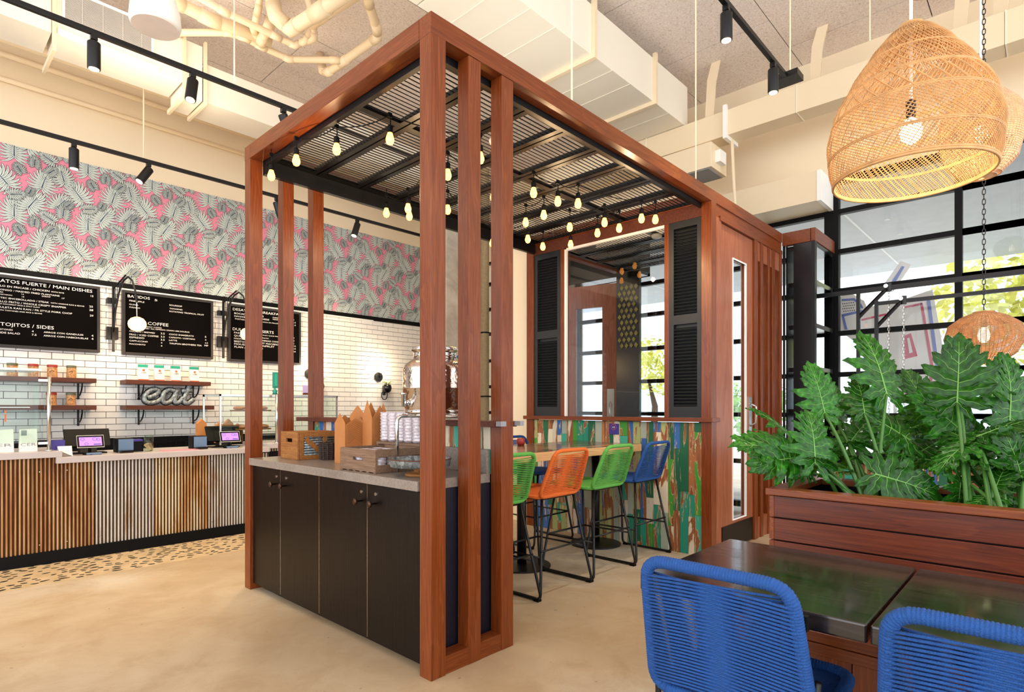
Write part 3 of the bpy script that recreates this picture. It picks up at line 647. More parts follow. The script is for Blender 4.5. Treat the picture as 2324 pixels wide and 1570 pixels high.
d1.box(a, Y0+.02, .01, g0, Y0+.065, 2.835); d1.box(g1, Y0+.02, .01, b, Y0+.065, 2.835); d1.box(g0, Y0+.02, .01, g1, Y0+.065, z0); d1.box(g0, Y0+.02, z1, g1, Y0+.065, 2.835)
door = struct('door_1', d1, M['doorwood'])
obj('door_glass', MB().box(g0, Y0+.04, z0, g1, Y0+.046, z1), M['glass'], door); obj('glazing_bead', MB().box(g0, Y0+.012, z0, g0+.012, Y0+.03, z1).box(g1-.012, Y0+.012, z0, g1, Y0+.03, z1).box(g0, Y0+.012, z0-.012, g1, Y0+.03, z0).box(g0, Y0+.012, z1, g1, Y0+.03, z1+.012), M['white'], door)
obj('kick_plate', MB().box(a+.03, Y0+.012, .015, b-.02, Y0+.02, .22), M['cabinet'], door); obj('pull_plate', MB().box(5.47, Y0+.012, 1.0, 5.54, Y0+.02, 1.35), M['steel'], door)
obj('door_handle', MB().tube([(5.505, Y0+.012, 1.08), (5.505, Y0-.04, 1.11), (5.505, Y0-.04, 1.26), (5.505, Y0+.012, 1.29)], .009, 8), M['steel'], door, smooth=True)
# exterior entrance leaf standing ajar inside the vestibule
d2 = MB(); th2 = math.radians(14)
def rot2(mb, ang, c):
    ca, sa = math.cos(ang), math.sin(ang); mb.v = [(c[0]+(v[0]-c[0])*ca-(v[1]-c[1])*sa, c[1]+(v[0]-c[0])*sa+(v[1]-c[1])*ca, v[2]) for v in mb.v]; return mb
LX = 6.55; ca_, cb_ = 4.22, 5.02
d2.box(LX, ca_, .02, LX+.045, ca_+.22, 2.9); d2.box(LX, cb_-.2, .02, LX+.045, cb_, 2.9); d2.box(LX, ca_+.22, .02, LX+.045, cb_-.2, .3); d2.box(LX, ca_+.22, 2.6, LX+.045, cb_-.2, 2.9)
door2 = struct('door_2', rot2(d2, th2, (LX, ca_)), M['doorwood'])
obj('door_glass', rot2(MB().box(LX+.02, ca_+.22, .3, LX+.026, cb_-.2, 2.6), th2, (LX, ca_)), M['glass'], door2)
obj('pull_plate', rot2(MB().box(LX-.006, ca_+.05, .95, LX, ca_+.15, 1.5), th2, (LX, ca_)), M['steel'], door2)
obj('door_handle', rot2(MB().tube([(LX, ca_+.1, 1.05), (LX-.05, ca_+.1, 1.08), (LX-.05, ca_+.1, 1.3), (LX, ca_+.1, 1.33)], .009, 8), th2, (LX, ca_)), M['steel'], door2, smooth=True)
# black panel with brass lattice
lp = thing('lattice_panel', 'black panel with gilded diamond lattice inside the entrance', 'panel', (6.45, 3.7, 0))
obj('panel', MB().box(6.48, 3.86, 0, 6.53, 4.20, 2.96).box(6.7, 3.86, 2.96, 6.75, 5.3, 3.7).box(6.48, 3.86, 2.96, 6.75, 5.3, 3.0), M['blackgloss'], lp)
dm = MB().prism([(-.028, 0), (0, -.034), (.028, 0), (0, .034)], -.012, 0, 'YZ').mesh('lattice_diamond', M['gold'])
for i in range(4):
    for j in range(11):
        y = 3.9+i*.07+(.035 if j % 2 else 0); z = 2.05+j*.075
        if y < 4.17: o = bpy.data.objects.new('lattice_diamond', dm); C.objects.link(o); o.parent = lp; o.location = Vector((6.478, y, z))-lp.location
# shelving bay between vestibule and street window
sb = thing('shelf_unit', 'tall black shelf bay with mahogany cap beside the entrance', 'shelf', (6.33, 1.76, 0))
obj('cap_beam', MB().box(6.33, 1.763, 2.93, XW-.02, 1.81, 3.062).box(6.33, 1.80, 2.93, 6.40, Y0, 3.062), M['woodX'], sb, bev=B_)
obj('side_panel', MB().box(6.34, 1.77, 0, 6.38, 1.955, 2.93), M['blackgloss'], sb); obj('corner_post', MB().box(6.335, 1.768, 0, 6.40, 1.80, 2.93), M['blackmetal'], sb)
obj('back_panel', MB().box(6.40, 2.05, 0, XW-.02, 2.065, 2.93), M['blackgloss'], sb); obj('end_post', MB().box(6.96, 1.768, 0, XW-.02, 1.80, 2.93), M['blackgloss'], sb)
for z in (.75, 1.19, 1.62, 2.06, 2.50, 2.88): obj('shelf', MB().box(6.40, 1.772, z, 6.96, 2.05, z+.045), M['blackgloss'], sb)
obj('window_frame', MB().box(6.35, 1.955, 0, 6.37, 1.975, 2.93).box(6.35, 2.06, 0, 6.37, Y0, 2.93), M['blackgloss'], sb)
# ================================================================ HALF WALL BEHIND THE STATION (plane x = 2.15)
hw = struct('wall_half', MB().box(2.165, Y0+.09, 0, 2.225, Y1-.09, 1.15), M['black'])
planks(hw, 1, Y0+.095, Y1-.095, 1.03, 1.15, 2.165, 21, wd=.075, vmin=.3); planks(hw, 1, Y0+.095, Y1-.095, .9, 1.03, 2.165, 22, wd=.075)
planks(hw, -1, Y0+.095, Y1-.095, 0, 1.15, 2.225, 23, wd=.075)
obj('ledge', MB().box(2.10, Y0+.01, 1.15, 2.27, Y1+.09, 1.18), M['darkwood'], hw, bev=B_)
obj('ledge_end', MB().box(2.10, Y0-.035, 1.155, 2.14, Y0+.0, 1.18).box(2.25, Y0-.03, 1.155, 2.28, Y0+.02, 1.18), M['grey'], hw)
# ================================================================ OUTSIDE
gnd = struct('pavement', MB().box(XW+.2, -30, -.16, 60, 40, -.05), M['pave'])
can = struct('canopy', MB().box(XW+.3, -12, 3.75, 12.5, 12, 3.9), M['soffit'])
for y in range(-10, 12, 2): obj('canopy_seam', MB().box(XW+.3, y-.012, 3.744, 12.5, y+.012, 3.75), M['facade'], can)
def building(name, x, y0, y1, h, floors, bays, label):
    t = thing(name, label, 'building', (x, (y0+y1)/2, -.05)); obj('facade_wall', MB().box(x, y0, -.05, x+6, y1, h), M['facade'], t)
    fm = None
    for i in range(floors):
        for j in range(bays):
            a = y0+(y1-y0)*(j+.06)/bays; b = y0+(y1-y0)*(j+.94)/bays; z = .5+i*h/floors
            w = MB().box(x-.08, a, z, x-.01, b, z+h/floors*.62); obj('window', w, M['facglass'], t)
    obj('roof_edge', MB().box(x-.3, y0-.2, h, x+6, y1+.2, h+.4), M['white'], t)
building('office_building', 34, -26, 8, 26, 7, 12, 'pale office building across the street with rows of windows')
building('office_building', 30, 12, 34, 17, 5, 8, 'pale glass building seen through the entrance')
lm = []
rl = random.Random(5)
def tree(x, y, h, r, mat, label, n=1500):
    t = thing('street_tree', label, 'tree', (x, y, -.05)); obj('trunk', MB().tube([(x, y, -.05), (x+.1, y, h*.5), (x-.1, y+.1, h*.8)], [.14, .1, .04], 8), M['bark'], t, smooth=True)
    mb = MB()
    for _ in range(n):
        u, v, w = rl.gauss(0, 1), rl.gauss(0, 1), rl.gauss(0, 1); l = math.sqrt(u*u+v*v+w*w); q = rl.random()**.4*r
        c = Vector((x+u/l*q, y+v/l*q*1.1, h+w/l*q*.75)); R = Matrix.Rotation(rl.uniform(0, 6.3), 3, Vector((u, v, w)).normalized()); s = rl.uniform(.06, .16)
        a, b = R @ Vector((s, 0, 0)), R @ Vector((0, s*.6, .02)); mb.add([c-a, c-b, c+a, c+b], [(0, 1, 2, 3)])
    obj('crown', mb, M[mat], t, stuff=True)
tree(14.5, .2, 3.2, 1.7, 'foliage', 'yellow-green street tree behind the round wicker pendant')
tree(19, -3.0, 3.0, 2.0, 'foliage', 'yellow tree at the right edge of the window', 1500)
tree(22, 8.2, 1.2, 1.5, 'foliage2', 'low green tree seen through the door glass', 1200)
tree(17, 9.6, 2.6, 1.3, 'foliage', 'yellow tree seen through the entrance window', 900)
# hanging sign board outside the window
sg = thing('street_sign_board', 'cream cut-out sign with blue and red outlines outside the window', 'sign', (7.9, .9, 1.9))
def yz(poly, x0, x1, m, nm): return obj(nm, MB().prism(poly, x0, x1, 'YZ'), M[m], sg)
yz([(1.825, 2.562), (1.711, 2.56), (1.606, 2.474), (1.577, 2.394), (1.348, 2.417), (1.183, 2.453), (0.965, 2.515), (0.92, 2.207), (0.845, 1.655), (0.857, 1.453), (0.972, 1.329), (1.156, 1.298), (1.334, 1.398), (1.518, 1.702), (1.68, 1.998), (1.879, 2.17), (1.879, 2.543)], 7.6, 7.62, 'galvtop', 'board')
yz([(1.397, 2.654), (1.251, 2.868), (1.153, 2.808), (1.32, 2.544), (1.397, 2.555)], 7.6, 7.62, 'galvtop', 'board_arm')
for n, p in (('blue_stripe', [(1.334, 2.653), (1.24, 2.809), (1.215, 2.797), (1.299, 2.639)]), ('blue_stripe', [(1.017, 2.423), (0.985, 2.419), (0.927, 1.862), (0.895, 1.547), (0.923, 1.548), (0.959, 1.865)]), ('blue_stripe', [(1.833, 2.338), (1.81, 2.332), (1.771, 2.16), (1.799, 2.159)]),
             ('blue_stripe', [(1.833, 2.342), (1.621, 2.37), (1.621, 2.344), (1.81, 2.315)]), ('blue_stripe', [(1.633, 1.944), (1.609, 1.925), (1.565, 1.738), (1.591, 1.739)]), ('blue_stripe', [(.93, 1.66), (.895, 1.66), (.90, 1.47), (.985, 1.37), (1.15, 1.345), (1.15, 1.37), (1.0, 1.395), (.925, 1.48)]),
             ('blue_stripe', [(1.83, 2.52), (1.70, 2.515), (1.63, 2.44), (1.61, 2.39), (1.63, 2.388), (1.65, 2.43), (1.71, 2.49), (1.83, 2.497)]), ('red_stripe', [(1.628, 2.265), (1.39, 2.306), (1.39, 2.282), (1.628, 2.245)]), ('red_stripe', [(1.223, 2.361), (1.056, 2.384), (1.054, 2.361), (1.221, 2.339)]), ('red_stripe', [(1.073, 2.383), (1.05, 2.38), (0.952, 1.675), (0.978, 1.668)]),
             ('red_block', [(1.226, 2.037), (1.156, 2.063), (1.096, 1.81), (1.21, 1.784)]), ('red_stripe', [(1.628, 2.062), (1.606, 2.069), (1.511, 1.777), (1.54, 1.778)]), ('red_stripe', [(0.985, 1.677), (0.952, 1.675), (0.972, 1.471), (1.05, 1.393), (1.21, 1.396), (1.21, 1.42), (1.056, 1.425), (0.998, 1.487)])):
    yz(p, 7.594, 7.6, 'decblue' if 'blue' in n else 'decred', n)
yz([(1.19, 2.009), (1.169, 2.014), (1.14, 1.853), (1.169, 1.843)], 7.590, 7.594, 'galvtop', 'cream_slot')
for i in range(6):
    for j in range(4): yz([(1.70+i*.022+.005*math.cos(a)+(.011 if j % 2 else 0), 2.375+j*.03+.006*math.sin(a)) for a in [k*PI/3 for k in range(6)]], 7.594, 7.6, 'black', 'seed_dot')
obj('sign_pole', MB().tube([(7.66, 1.3, -.05), (7.66, 1.3, 2.3)], .03, 10), M['steel'], sg)
# inside: black frame with chains beside the window
sw = thing('chain_frame', 'black steel frame with two hanging chains by the street window', 'frame', (6.75, 1.47, 0))
obj('upright', MB().box(6.73, 1.46, 0, 6.77, 1.49, 2.46), M['blackmetal'], sw); obj('upright', MB().box(6.73, 1.30, 0, 6.77, 1.33, 2.32), M['blackmetal'], sw)
obj('brace', MB().tube([(6.75, 1.475, 2.17), (6.75, 1.20, 2.46)], .02, 6), M['blackmetal'], sw); obj('brace', MB().tube([(6.75, 1.314, 2.06), (6.75, 1.08, 2.32)], .02, 6), M['blackmetal'], sw)
obj('top_bar', MB().box(6.735, -3, 2.415, 6.765, 1.9, 2.46), M['blackmetal'], sw); obj('top_bar', MB().box(6.735, -3, 2.275, 6.765, 1.3, 2.31), M['blackmetal'], sw)
link = MB().tube([(0, .013*math.cos(a), .024*math.sin(a)+(.008 if math.sin(a) > 0 else -.008)) for a in [2*PI*i/12 for i in range(12)]], .0042, 5, closed=True)
link2 = MB().tube([(.013*math.cos(a), 0, .024*math.sin(a)+(.008 if math.sin(a) > 0 else -.008)) for a in [2*PI*i/12 for i in range(12)]], .0042, 5, closed=True)
lk = [link.mesh('chain_link', M['steel']), link2.mesh('chain_link', M['steel'])]; bl = [link.mesh('chain_link', M['blackmetal']), link2.mesh('chain_link', M['blackmetal'])]
def chain(root, x, y, z0, z1, lks, par_off=None):
    z = z1; i = 0
    while z > z0:
        o = bpy.data.objects.new('chain_link', lks[i % 2]); C.objects.link(o); o.parent = root; o.location = Vector((x, y, z))-root.location; o.scale = (.6, .6, .6); z -= .031; i += 1
for y, z1 in ((1.21, 2.40), (1.085, 2.26)):
    chain(sw, 6.75, y, .95, z1, lk); obj('chain_eye', MB().tube([(6.75, y, z1+.08), (6.75, y, z1)], .024, 10), M['blackmetal'], sw); obj('bolt_cap', MB().lathe([(.02, -.008), (.022, 0)], (6.725, y+.02, z1+.055), 14, axis='X'), M['steel'], sw)
# ================================================================ SERVICE COUNTER
sc = thing('service_counter', 'long service counter clad in rusty corrugated steel with grey worktop', 'counter', (.2, 5.88, 0))
def cp(n, mb, m, **k): return obj(n, mb, M[m] if isinstance(m, str) else m, sc, **k)
def corr_sheet(x0, x1, y, z0, z1, amp=.0095, pitch=.0262):
    mb = MB(); n = int((x1-x0)/pitch)*6; vs = []; 
    for i in range(n+1):
        x = x0+(x1-x0)*i/n; yy = y-amp*math.cos(2*PI*(x)/pitch); vs += [(x, yy, z0), (x, yy, z1)]
    mb.add(vs, [(2*i, 2*i+2, 2*i+3, 2*i+1) for i in range(n)]); return mb
xs = [-1.4, -.7, -.05, .62, 1.29, 1.5, 1.93, 2.42]
xs = [-1.4, -.68, .04, .76, .935, 1.165, 1.60, 2.05, 2.46]
for a, b in zip(xs[:-1], xs[1:]):
    s = cp('corrugated_sheet', corr_sheet(a+.001, b-.001, 5.905, .10, .80 if b > .94 else .85), 'corr' if b < 1.2 else ('corr3' if 1.7 < b < 2.1 else 'corr2'), smooth=True)
    for zz in (.16, .74):
        cp('screw', MB().lathe([(.005, -.006), (.004, 0)], (a+.04, 5.895, zz), 8, axis='Y'), 'steel')
cp('corrugated_sheet', corr_sheet(2.47, 2.64, 5.905, .10, .79), 'corr2', smooth=True); cp('corrugated_sheet', corr_sheet(2.65, 4.2, 5.93, .10, .83), 'corr2', smooth=True)
cp('carcass', MB().box(-1.4, 5.92, 0.0, 4.2, 6.5, .80), 'black'); cp('toe_base', MB().box(-1.4, 5.885, 0, 4.2, 5.93, .10), 'black', bev=.002)
cp('worktop', MB().box(.9, 5.855, .80, 2.635, 6.55, .85), 'quartz2', bev=.003); cp('worktop', MB().box(-1.4, 5.86, .85, .94, 6.55, .9), 'quartz2', bev=.003); cp('worktop', MB().box(2.64, 5.9, .83, 4.2, 6.55, .88), 'quartz2', bev=.003)
# rear bench with dark panelled front below the tiles
rbh = thing('back_bench', 'dark back bench with slatted upstand under the white tiles', 'counter', (2, 7.3, 0))
obj('bench_top', MB().box(-1, 7.25, .86, 5.6, 7.88, .9), M['black'], rbh); obj('upstand', MB().box(-1, 7.27, .895, 3.1, 7.30, .93), M['black'], rbh)
for i in range(40): obj('panel_slat', MB().box(-1+i*.1+.004, 7.255, .1, -1+i*.1+.096, 7.27, .858), M['black'], rbh)
# ---- menu boards
MENU_GEOM = (('menu_board', .2, 1.597, 1.869, 2.605, 'black letter board listing main dishes and sides, at the left edge'), ('menu_board', 1.812, 2.797, 1.866, 2.605, 'black letter board listing fruit drinks and coffee, the middle board'), ('menu_board', 2.985, 3.975, 1.857, 2.60, 'black letter board listing breakfast and desserts, behind the pergola posts'))
MENU1=[('PLATOS FUERTE / MAIN DISHES', 'ATOS FUERTE / MAIN DISHES', 0.752, 1.526, 2.531), ('POLLO EN FRICASE / CHICKEN', 'LO EN FRICASE / CHICKEN', 0.752, 1.148, 2.485), ('WITH RICE', '', 1.162, 1.273, 2.485), ('15', '', 1.511, 1.536, 2.485), ('MOFONGO / MASHED FRIED PLANTAINS', 'ONGO / MASHED FRIED PLANTAINS', 0.752, 1.234, 2.447), ('PORK', 'RK', 0.752, 0.776, 2.424), ('14', '', 0.919, 0.937, 2.424), ('VEGETARIAN', 'GETARIAN', 0.752, 0.844, 2.401), ('15', '', 0.922, 0.94, 2.397), ('SHRIMP', '', 1.084, 1.157, 2.426), ('17', '', 1.255, 1.277, 2.425), ('BISTEC ENCEBOLLADO / STEAK', 'TEC ENCEBOLLADO / STEAK', 0.752, 1.143, 2.364), ('WITH ONIONS RICE & BEANS', '', 1.159, 1.452, 2.365), ('25', '', 1.498, 1.531, 2.366), ('CHILLO FRITO / WHOLE CRISPY SNAPPER', 'LLO FRITO / WHOLE CRISPY SNAPPER', 0.752, 1.292, 2.327), ('28', '', 1.498, 1.534, 2.327), ('WITH COCONUT RICE & SPICY SLAW', 'H COCONUT RICE & SPICY SLAW', 0.752, 1.068, 2.304), ('CHULETA KAN KAN / PR STYLE PORK CHOP', 'ULETA KAN KAN / PR STYLE PORK CHOP', 0.752, 1.344, 2.268), ('WITH TOSTONES AND RICE & BEANS', 'TH TOSTONES AND RICE & BEANS', 0.752, 1.086, 2.24), ('29', '', 1.503, 1.536, 2.266), ('ANTOJITOS / SIDES', 'TOJITOS / SIDES', 0.752, 1.186, 2.088), ('TOSTONES', 'STONES', 0.752, 0.849, 2.043), ('4', '', 1.001, 1.017, 2.043), ('ARROZ CON GANDULES', '', 1.1, 1.444, 2.045), ('4', '', 1.518, 1.536, 2.042), ('SIDE SALAD', 'IDE SALAD', 0.752, 0.907, 2.008), ('7.5', '', 1.001, 1.04, 2.007), ('ARROZ CON HABICHUELAS', '', 1.099, 1.488, 2.008), ('4', '', 1.518, 1.536, 2.007)]
MENU2=[('BATIDOS', '', 1.864, 2.09, 2.53), ('5', '', 2.139, 2.169, 2.523), ('PINEAPPLE', '', 1.881, 2.033, 2.484), ('GUAVA', '', 1.88, 1.971, 2.443), ('MANGO', '', 1.881, 1.989, 2.409), ('SOURSOP', '', 2.297, 2.438, 2.486), ('TAMARIND', '', 2.299, 2.442, 2.446), ('ROTATING TROPICAL FRUIT', '', 2.298, 2.69, 2.411), ('CAFÉ / COFFEE', '', 1.864, 2.287, 2.232), ('HARMONY COFFEE', '', 1.994, 2.214, 2.2), ('DOUBLES / ALL ESPRESSO DRINKS ARE DOUBLES', '', 1.971, 2.521, 2.179), ('COLADO / BREWED', '', 1.881, 2.143, 2.132), ('3.5', '', 2.205, 2.246, 2.132), ('FRIO / ICED COFFEE', '', 1.881, 2.181, 2.093), ('3.5', '', 2.205, 2.246, 2.094), ('ESPRESSO', '', 1.882, 2.033, 2.059), ('3.5', '', 2.205, 2.246, 2.057), ('CAPPUCCINO', '', 1.881, 2.067, 2.021), ('4', '', 2.205, 2.22, 2.021), ('MACCHIATO', '', 1.881, 2.043, 1.984), ('4', '', 2.205, 2.22, 1.984), ('COCO SHAKERATO', '', 2.294, 2.571, 2.133), ('5', '', 2.7, 2.716, 2.134), ('CAFECITO / CORTADO', '', 2.294, 2.585, 2.096), ('4', '', 2.7, 2.716, 2.097), ('LATTE', '', 2.294, 2.382, 2.06), ('4.5', '', 2.7, 2.736, 2.06), ('YAUPON BROTHERS TEA', '', 2.297, 2.662, 2.022), ('MP', '', 2.696, 2.74, 2.025)]
MENU3=[('DESAYUNO / BREAKFAST', '', 3.041, 3.717, 2.523), ('BOCADILLO / SWISS', '', 3.06, 3.445, 2.476), ('MANANERO / EGG & CHEESE', '', 3.06, 3.521, 2.44), ('TOSTADA', '', 3.065, 3.213, 2.406), ('CAFE AGUA OR MALLORCA', '', 3.366, 3.688, 2.404), ('TURKEY', '', 3.567, 3.666, 2.481), ('VEGGIE', '', 3.567, 3.666, 2.456), ('6', '', 3.863, 3.878, 2.48), ('5.5', '', 3.862, 3.9, 2.441), ('2.5', '', 3.859, 3.9, 2.403), ('DULCES / DESSERTS', '', 3.04, 3.584, 2.263), ('PASTELITO / ROSA', '', 3.057, 3.414, 2.222), ('FLAKY GUAVA PASTRY', '', 3.435, 3.688, 2.225), ('QUESITO', '', 3.057, 3.239, 2.184), ('CHEESE PASTRY', '', 3.333, 3.518, 2.186), ('MANTECADITO / SHORTBREAD COOKIE', '', 3.057, 3.688, 2.148), ('BESITOS / COCONUT MACAROON', '', 3.058, 3.717, 2.109), ('MOUSSE / PASSIONFRUIT', '', 3.059, 3.595, 2.074), ('FLAN / CUSTARD', '', 3.061, 3.435, 2.037), ('3', '', 3.863, 3.878, 2.222), ('3', '', 3.863, 3.878, 2.181), ('2', '', 3.863, 3.878, 2.144), ('2.5', '', 3.863, 3.899, 2.11), ('5.5', '', 3.863, 3.899, 2.073), ('4.5', '', 3.863, 3.899, 2.033)]

for (nm, x0, x1, z0, z1, lab), tb_ in zip(MENU_GEOM, (MENU1, MENU2, MENU3)):
    t = thing(nm, lab, 'menu board', (x0, 7.88, z0), 'letter boards on the tiled wall')
    obj('felt_panel', MB().box(x0+.02, 7.85, z0+.02, x1-.02, 7.885, z1-.02), M['menu'], t); w = .028
    obj('frame', MB().box(x0, 7.835, z0, x0+w, 7.892, z1).box(x1-w, 7.835, z0, x1, 7.892, z1).box(x0+w, 7.835, z0, x1-w, 7.892, z0+w).box(x0+w, 7.835, z1-w, x1-w, 7.892, z1), M['menuframe'], t, bev=.002)
    for s, vis, a, b, z in tb_:
        mb = MB(); text_mb(mb, s, a, z, b-a, 7.8455, vis=vis or None); obj('menu_line', mb, M['letter'], t)
struct('trim_2', MB().box(-1, 7.872, 2.616, 5.2, 7.9, 2.632), M['glow'] if 0 else M['white'])
# ---- wall shelves
def shelf(x0, x1, z, brx, lab):
    t = thing('wall_shelf', lab, 'shelf', (x0, 7.9, z)); obj('board', MB().box(x0, 7.64, z-.048, x1, 7.898, z), M['darkwood'], t, bev=.003)
    for x in brx:
        pts = [(x, 7.69, z-.05)]+[(x, 7.69+.19*(1-math.cos(a)), z-.05-.14*math.sin(a)) for a in [PI/2*i/6 for i in range(1, 7)]]
        obj('bracket', MB().tube(pts, .008, 6).box(x-.009, 7.885, z-.21, x+.009, 7.897, z-.05).prism([(x-.016, z-.213), (x, z-.229), (x+.016, z-.213), (x, z-.197)], 7.882, 7.897), M['blackmetal'], t)
    return t
shelf(.5, 1.525, 1.568, [1.405, .7], 'upper walnut shelf with tins at the left of the tiled wall'); shelf(.5, 1.525, 1.275, [1.405, .7], 'lower walnut shelf with tins at the left of the tiled wall')
shelf(1.80, 2.70, 1.568, [1.985, 2.578], 'upper walnut shelf carrying the coffee bags'); shelf(1.80, 2.74, 1.275, [1.985, 2.578], 'lower walnut shelf carrying the metal eat letters')
def tin(x, z, lid, lab):
    t = thing('tin', lab, 'tin', (x, 7.745, z), 'coffee tins on the wall shelves')
    obj('body', MB().lathe([(.043, 0), (.044, .004), (.043, .112)], (x, 7.745, z), 24), M['can'], t, auto=True); obj('lid', MB().lathe([(.046, .11), (.046, .133), (.041, .136)], (x, 7.745, z), 24), M[lid], t, auto=True)
    obj('emblem', MB().tube([(x-.012+.018*math.cos(a), 7.7005, z+.058+.02*math.sin(a)*math.cos(a*.5)) for a in [2*PI*i/16 for i in range(16)]], .0022, 4, closed=True), M['darkwood'], t)
for x, z, l, lb in ((1.157, 1.568, 'red', 'copper tin with red lid on the upper shelf, fully visible'), (1.32, 1.568, 'olive', 'copper tin with olive lid on the upper shelf, rightmost there'), (1.0, 1.568, 'red', 'red-lidded tin on the upper shelf half hidden by the glass guard'), (.835, 1.568, 'olive', 'olive-lidded tin on the upper shelf behind the glass guard, leftmost'),
                    (1.15, 1.275, 'red', 'copper tin with red lid on the lower shelf by the steel post'), (1.317, 1.275, 'olive', 'copper tin with olive lid on the lower shelf')): tin(x, z, l, lb)
def bag(x, z, lab, wv=.098):
    t = thing('coffee_bag', lab, 'coffee bag', (x, 7.72, z), 'coffee bags on the upper shelf')
    v = [(-.05, -.032, 0), (.05, -.032, 0), (.05, .032, 0), (-.05, .032, 0), (-.05, -.028, .11), (.05, -.028, .11), (.05, .028, .11), (-.05, .028, .11), (-.048, -.006, .155), (.048, -.006, .155), (.048, .006, .155), (-.048, .006, .155)]
    obj('pouch', MB().add([(x+a, 7.72+b, z+c) for a, b, c in v], [(0, 1, 2, 3), (0, 1, 5, 4), (1, 2, 6, 5), (2, 3, 7, 6), (3, 0, 4, 7), (4, 5, 9, 8), (5, 6, 10, 9), (6, 7, 11, 10), (7, 4, 8, 11), (8, 9, 10, 11)]), M['bagwhite'], t)
    obj('top_fold', MB().box(x-.049, 7.708, z+.15, x+.049, 7.732, z+.183), M['bagteal'], t)
    obj('side_gusset', MB().add([(x+.0505, 7.69, z+.004), (x+.0505, 7.75, z+.004), (x+.0505, 7.745, z+.1), (x+.0505, 7.693, z+.1)], [(0, 1, 2, 3)]).box(x-.05, 7.687, z, x+.05, 7.7, z+.012), M['orange'], t)
    st = [(x+(.018 if i % 2 == 0 else .009)*math.sin(i*PI/5), z+.118+(.016 if i % 2 == 0 else .008)*math.cos(i*PI/5)) for i in range(10)]
    obj('star_mark', MB().prism(st, 7.684, 7.690), M['orange'], t); mb = MB(); text_mb(mb, 'café', x-.024, z+.08, .05, 7.6868); obj('bag_print', mb, M['black'], t)
for x, lb in ((1.985, 'white and teal coffee bag, leftmost on the upper shelf'), (2.15, 'white and teal coffee bag, second from the left'), (2.325, 'white and teal coffee bag, third from the left'), (2.53, 'white and teal coffee bag, rightmost and slightly lower')): bag(x, 1.568, lb)
# "eat" in script, bent galvanised letters
def stroke(pts, w):
    return MB().tube(pts, w, 10)
ex, ez = 1.965, 1.285; et = thing('eat_letters', 'galvanised metal script letters spelling eat on the lower shelf', 'sign', (ex, 7.7, 1.275))
SX, SZ = .55/4.6, .19/1.7
def eat_path(P_): return [(ex+.02+p[0]*SX, 7.70, ez+.022+p[1]*SZ) for p in P_]
def smoothp(P_, n=6):
    out = []
    for i in range(len(P_)-1):
        p0 = P_[max(i-1, 0)]; p1 = P_[i]; p2 = P_[i+1]; p3 = P_[min(i+2, len(P_)-1)]
        for k in range(n):
            t = k/n; out.append(tuple(.5*((2*p1[j])+(-p0[j]+p2[j])*t+(2*p0[j]-5*p1[j]+4*p2[j]-p3[j])*t*t+(-p0[j]+3*p1[j]-3*p2[j]+p3[j])*t**3) for j in range(2)))
    return out+[P_[-1]]
e_ = smoothp([(.35, .55), (.9, .75), (1.3, 1.15), (1.1, 1.42), (.6, 1.3), (.15, .75), (.15, .2), (.55, 0), (1.2, .15), (1.75, .65)])
a_ = smoothp([(2.75, 1.3), (2.2, 1.4), (1.75, 1.0), (1.65, .4), (1.85, .02), (2.3, .15), (2.75, .8), (2.95, 1.35), (2.75, .55), (2.8, .05), (3.15, .1), (3.5, .6)])
t_ = smoothp([(4.1, 1.95), (3.85, 1.2), (3.6, .5), (3.65, .05), (4.0, 0), (4.5, .45)]); x_ = [(3.35, 1.3), (3.8, 1.33), (4.35, 1.42)]
for nm_, p in (('letter_e', e_), ('letter_a', a_), ('letter_t', t_), ('cross_stroke', x_)):
    pp = eat_path(p); rr = .0262
    m_ = MB().tube(pp, rr, 10); m_.v = [(v[0], 7.70+(v[1]-7.70)*.9, v[2]) for v in m_.v]
    obj(nm_, m_, M['galv'], et, smooth=True)
    # raised dark rim
    rm = MB().tube([(q[0], 7.712, q[2]) for q in pp], rr*1.28, 10); rm.v = [(v[0], 7.715+(v[1]-7.712)*.55, v[2]) for v in rm.v]; obj('rim', rm, M['blackmetal'], et, smooth=True)
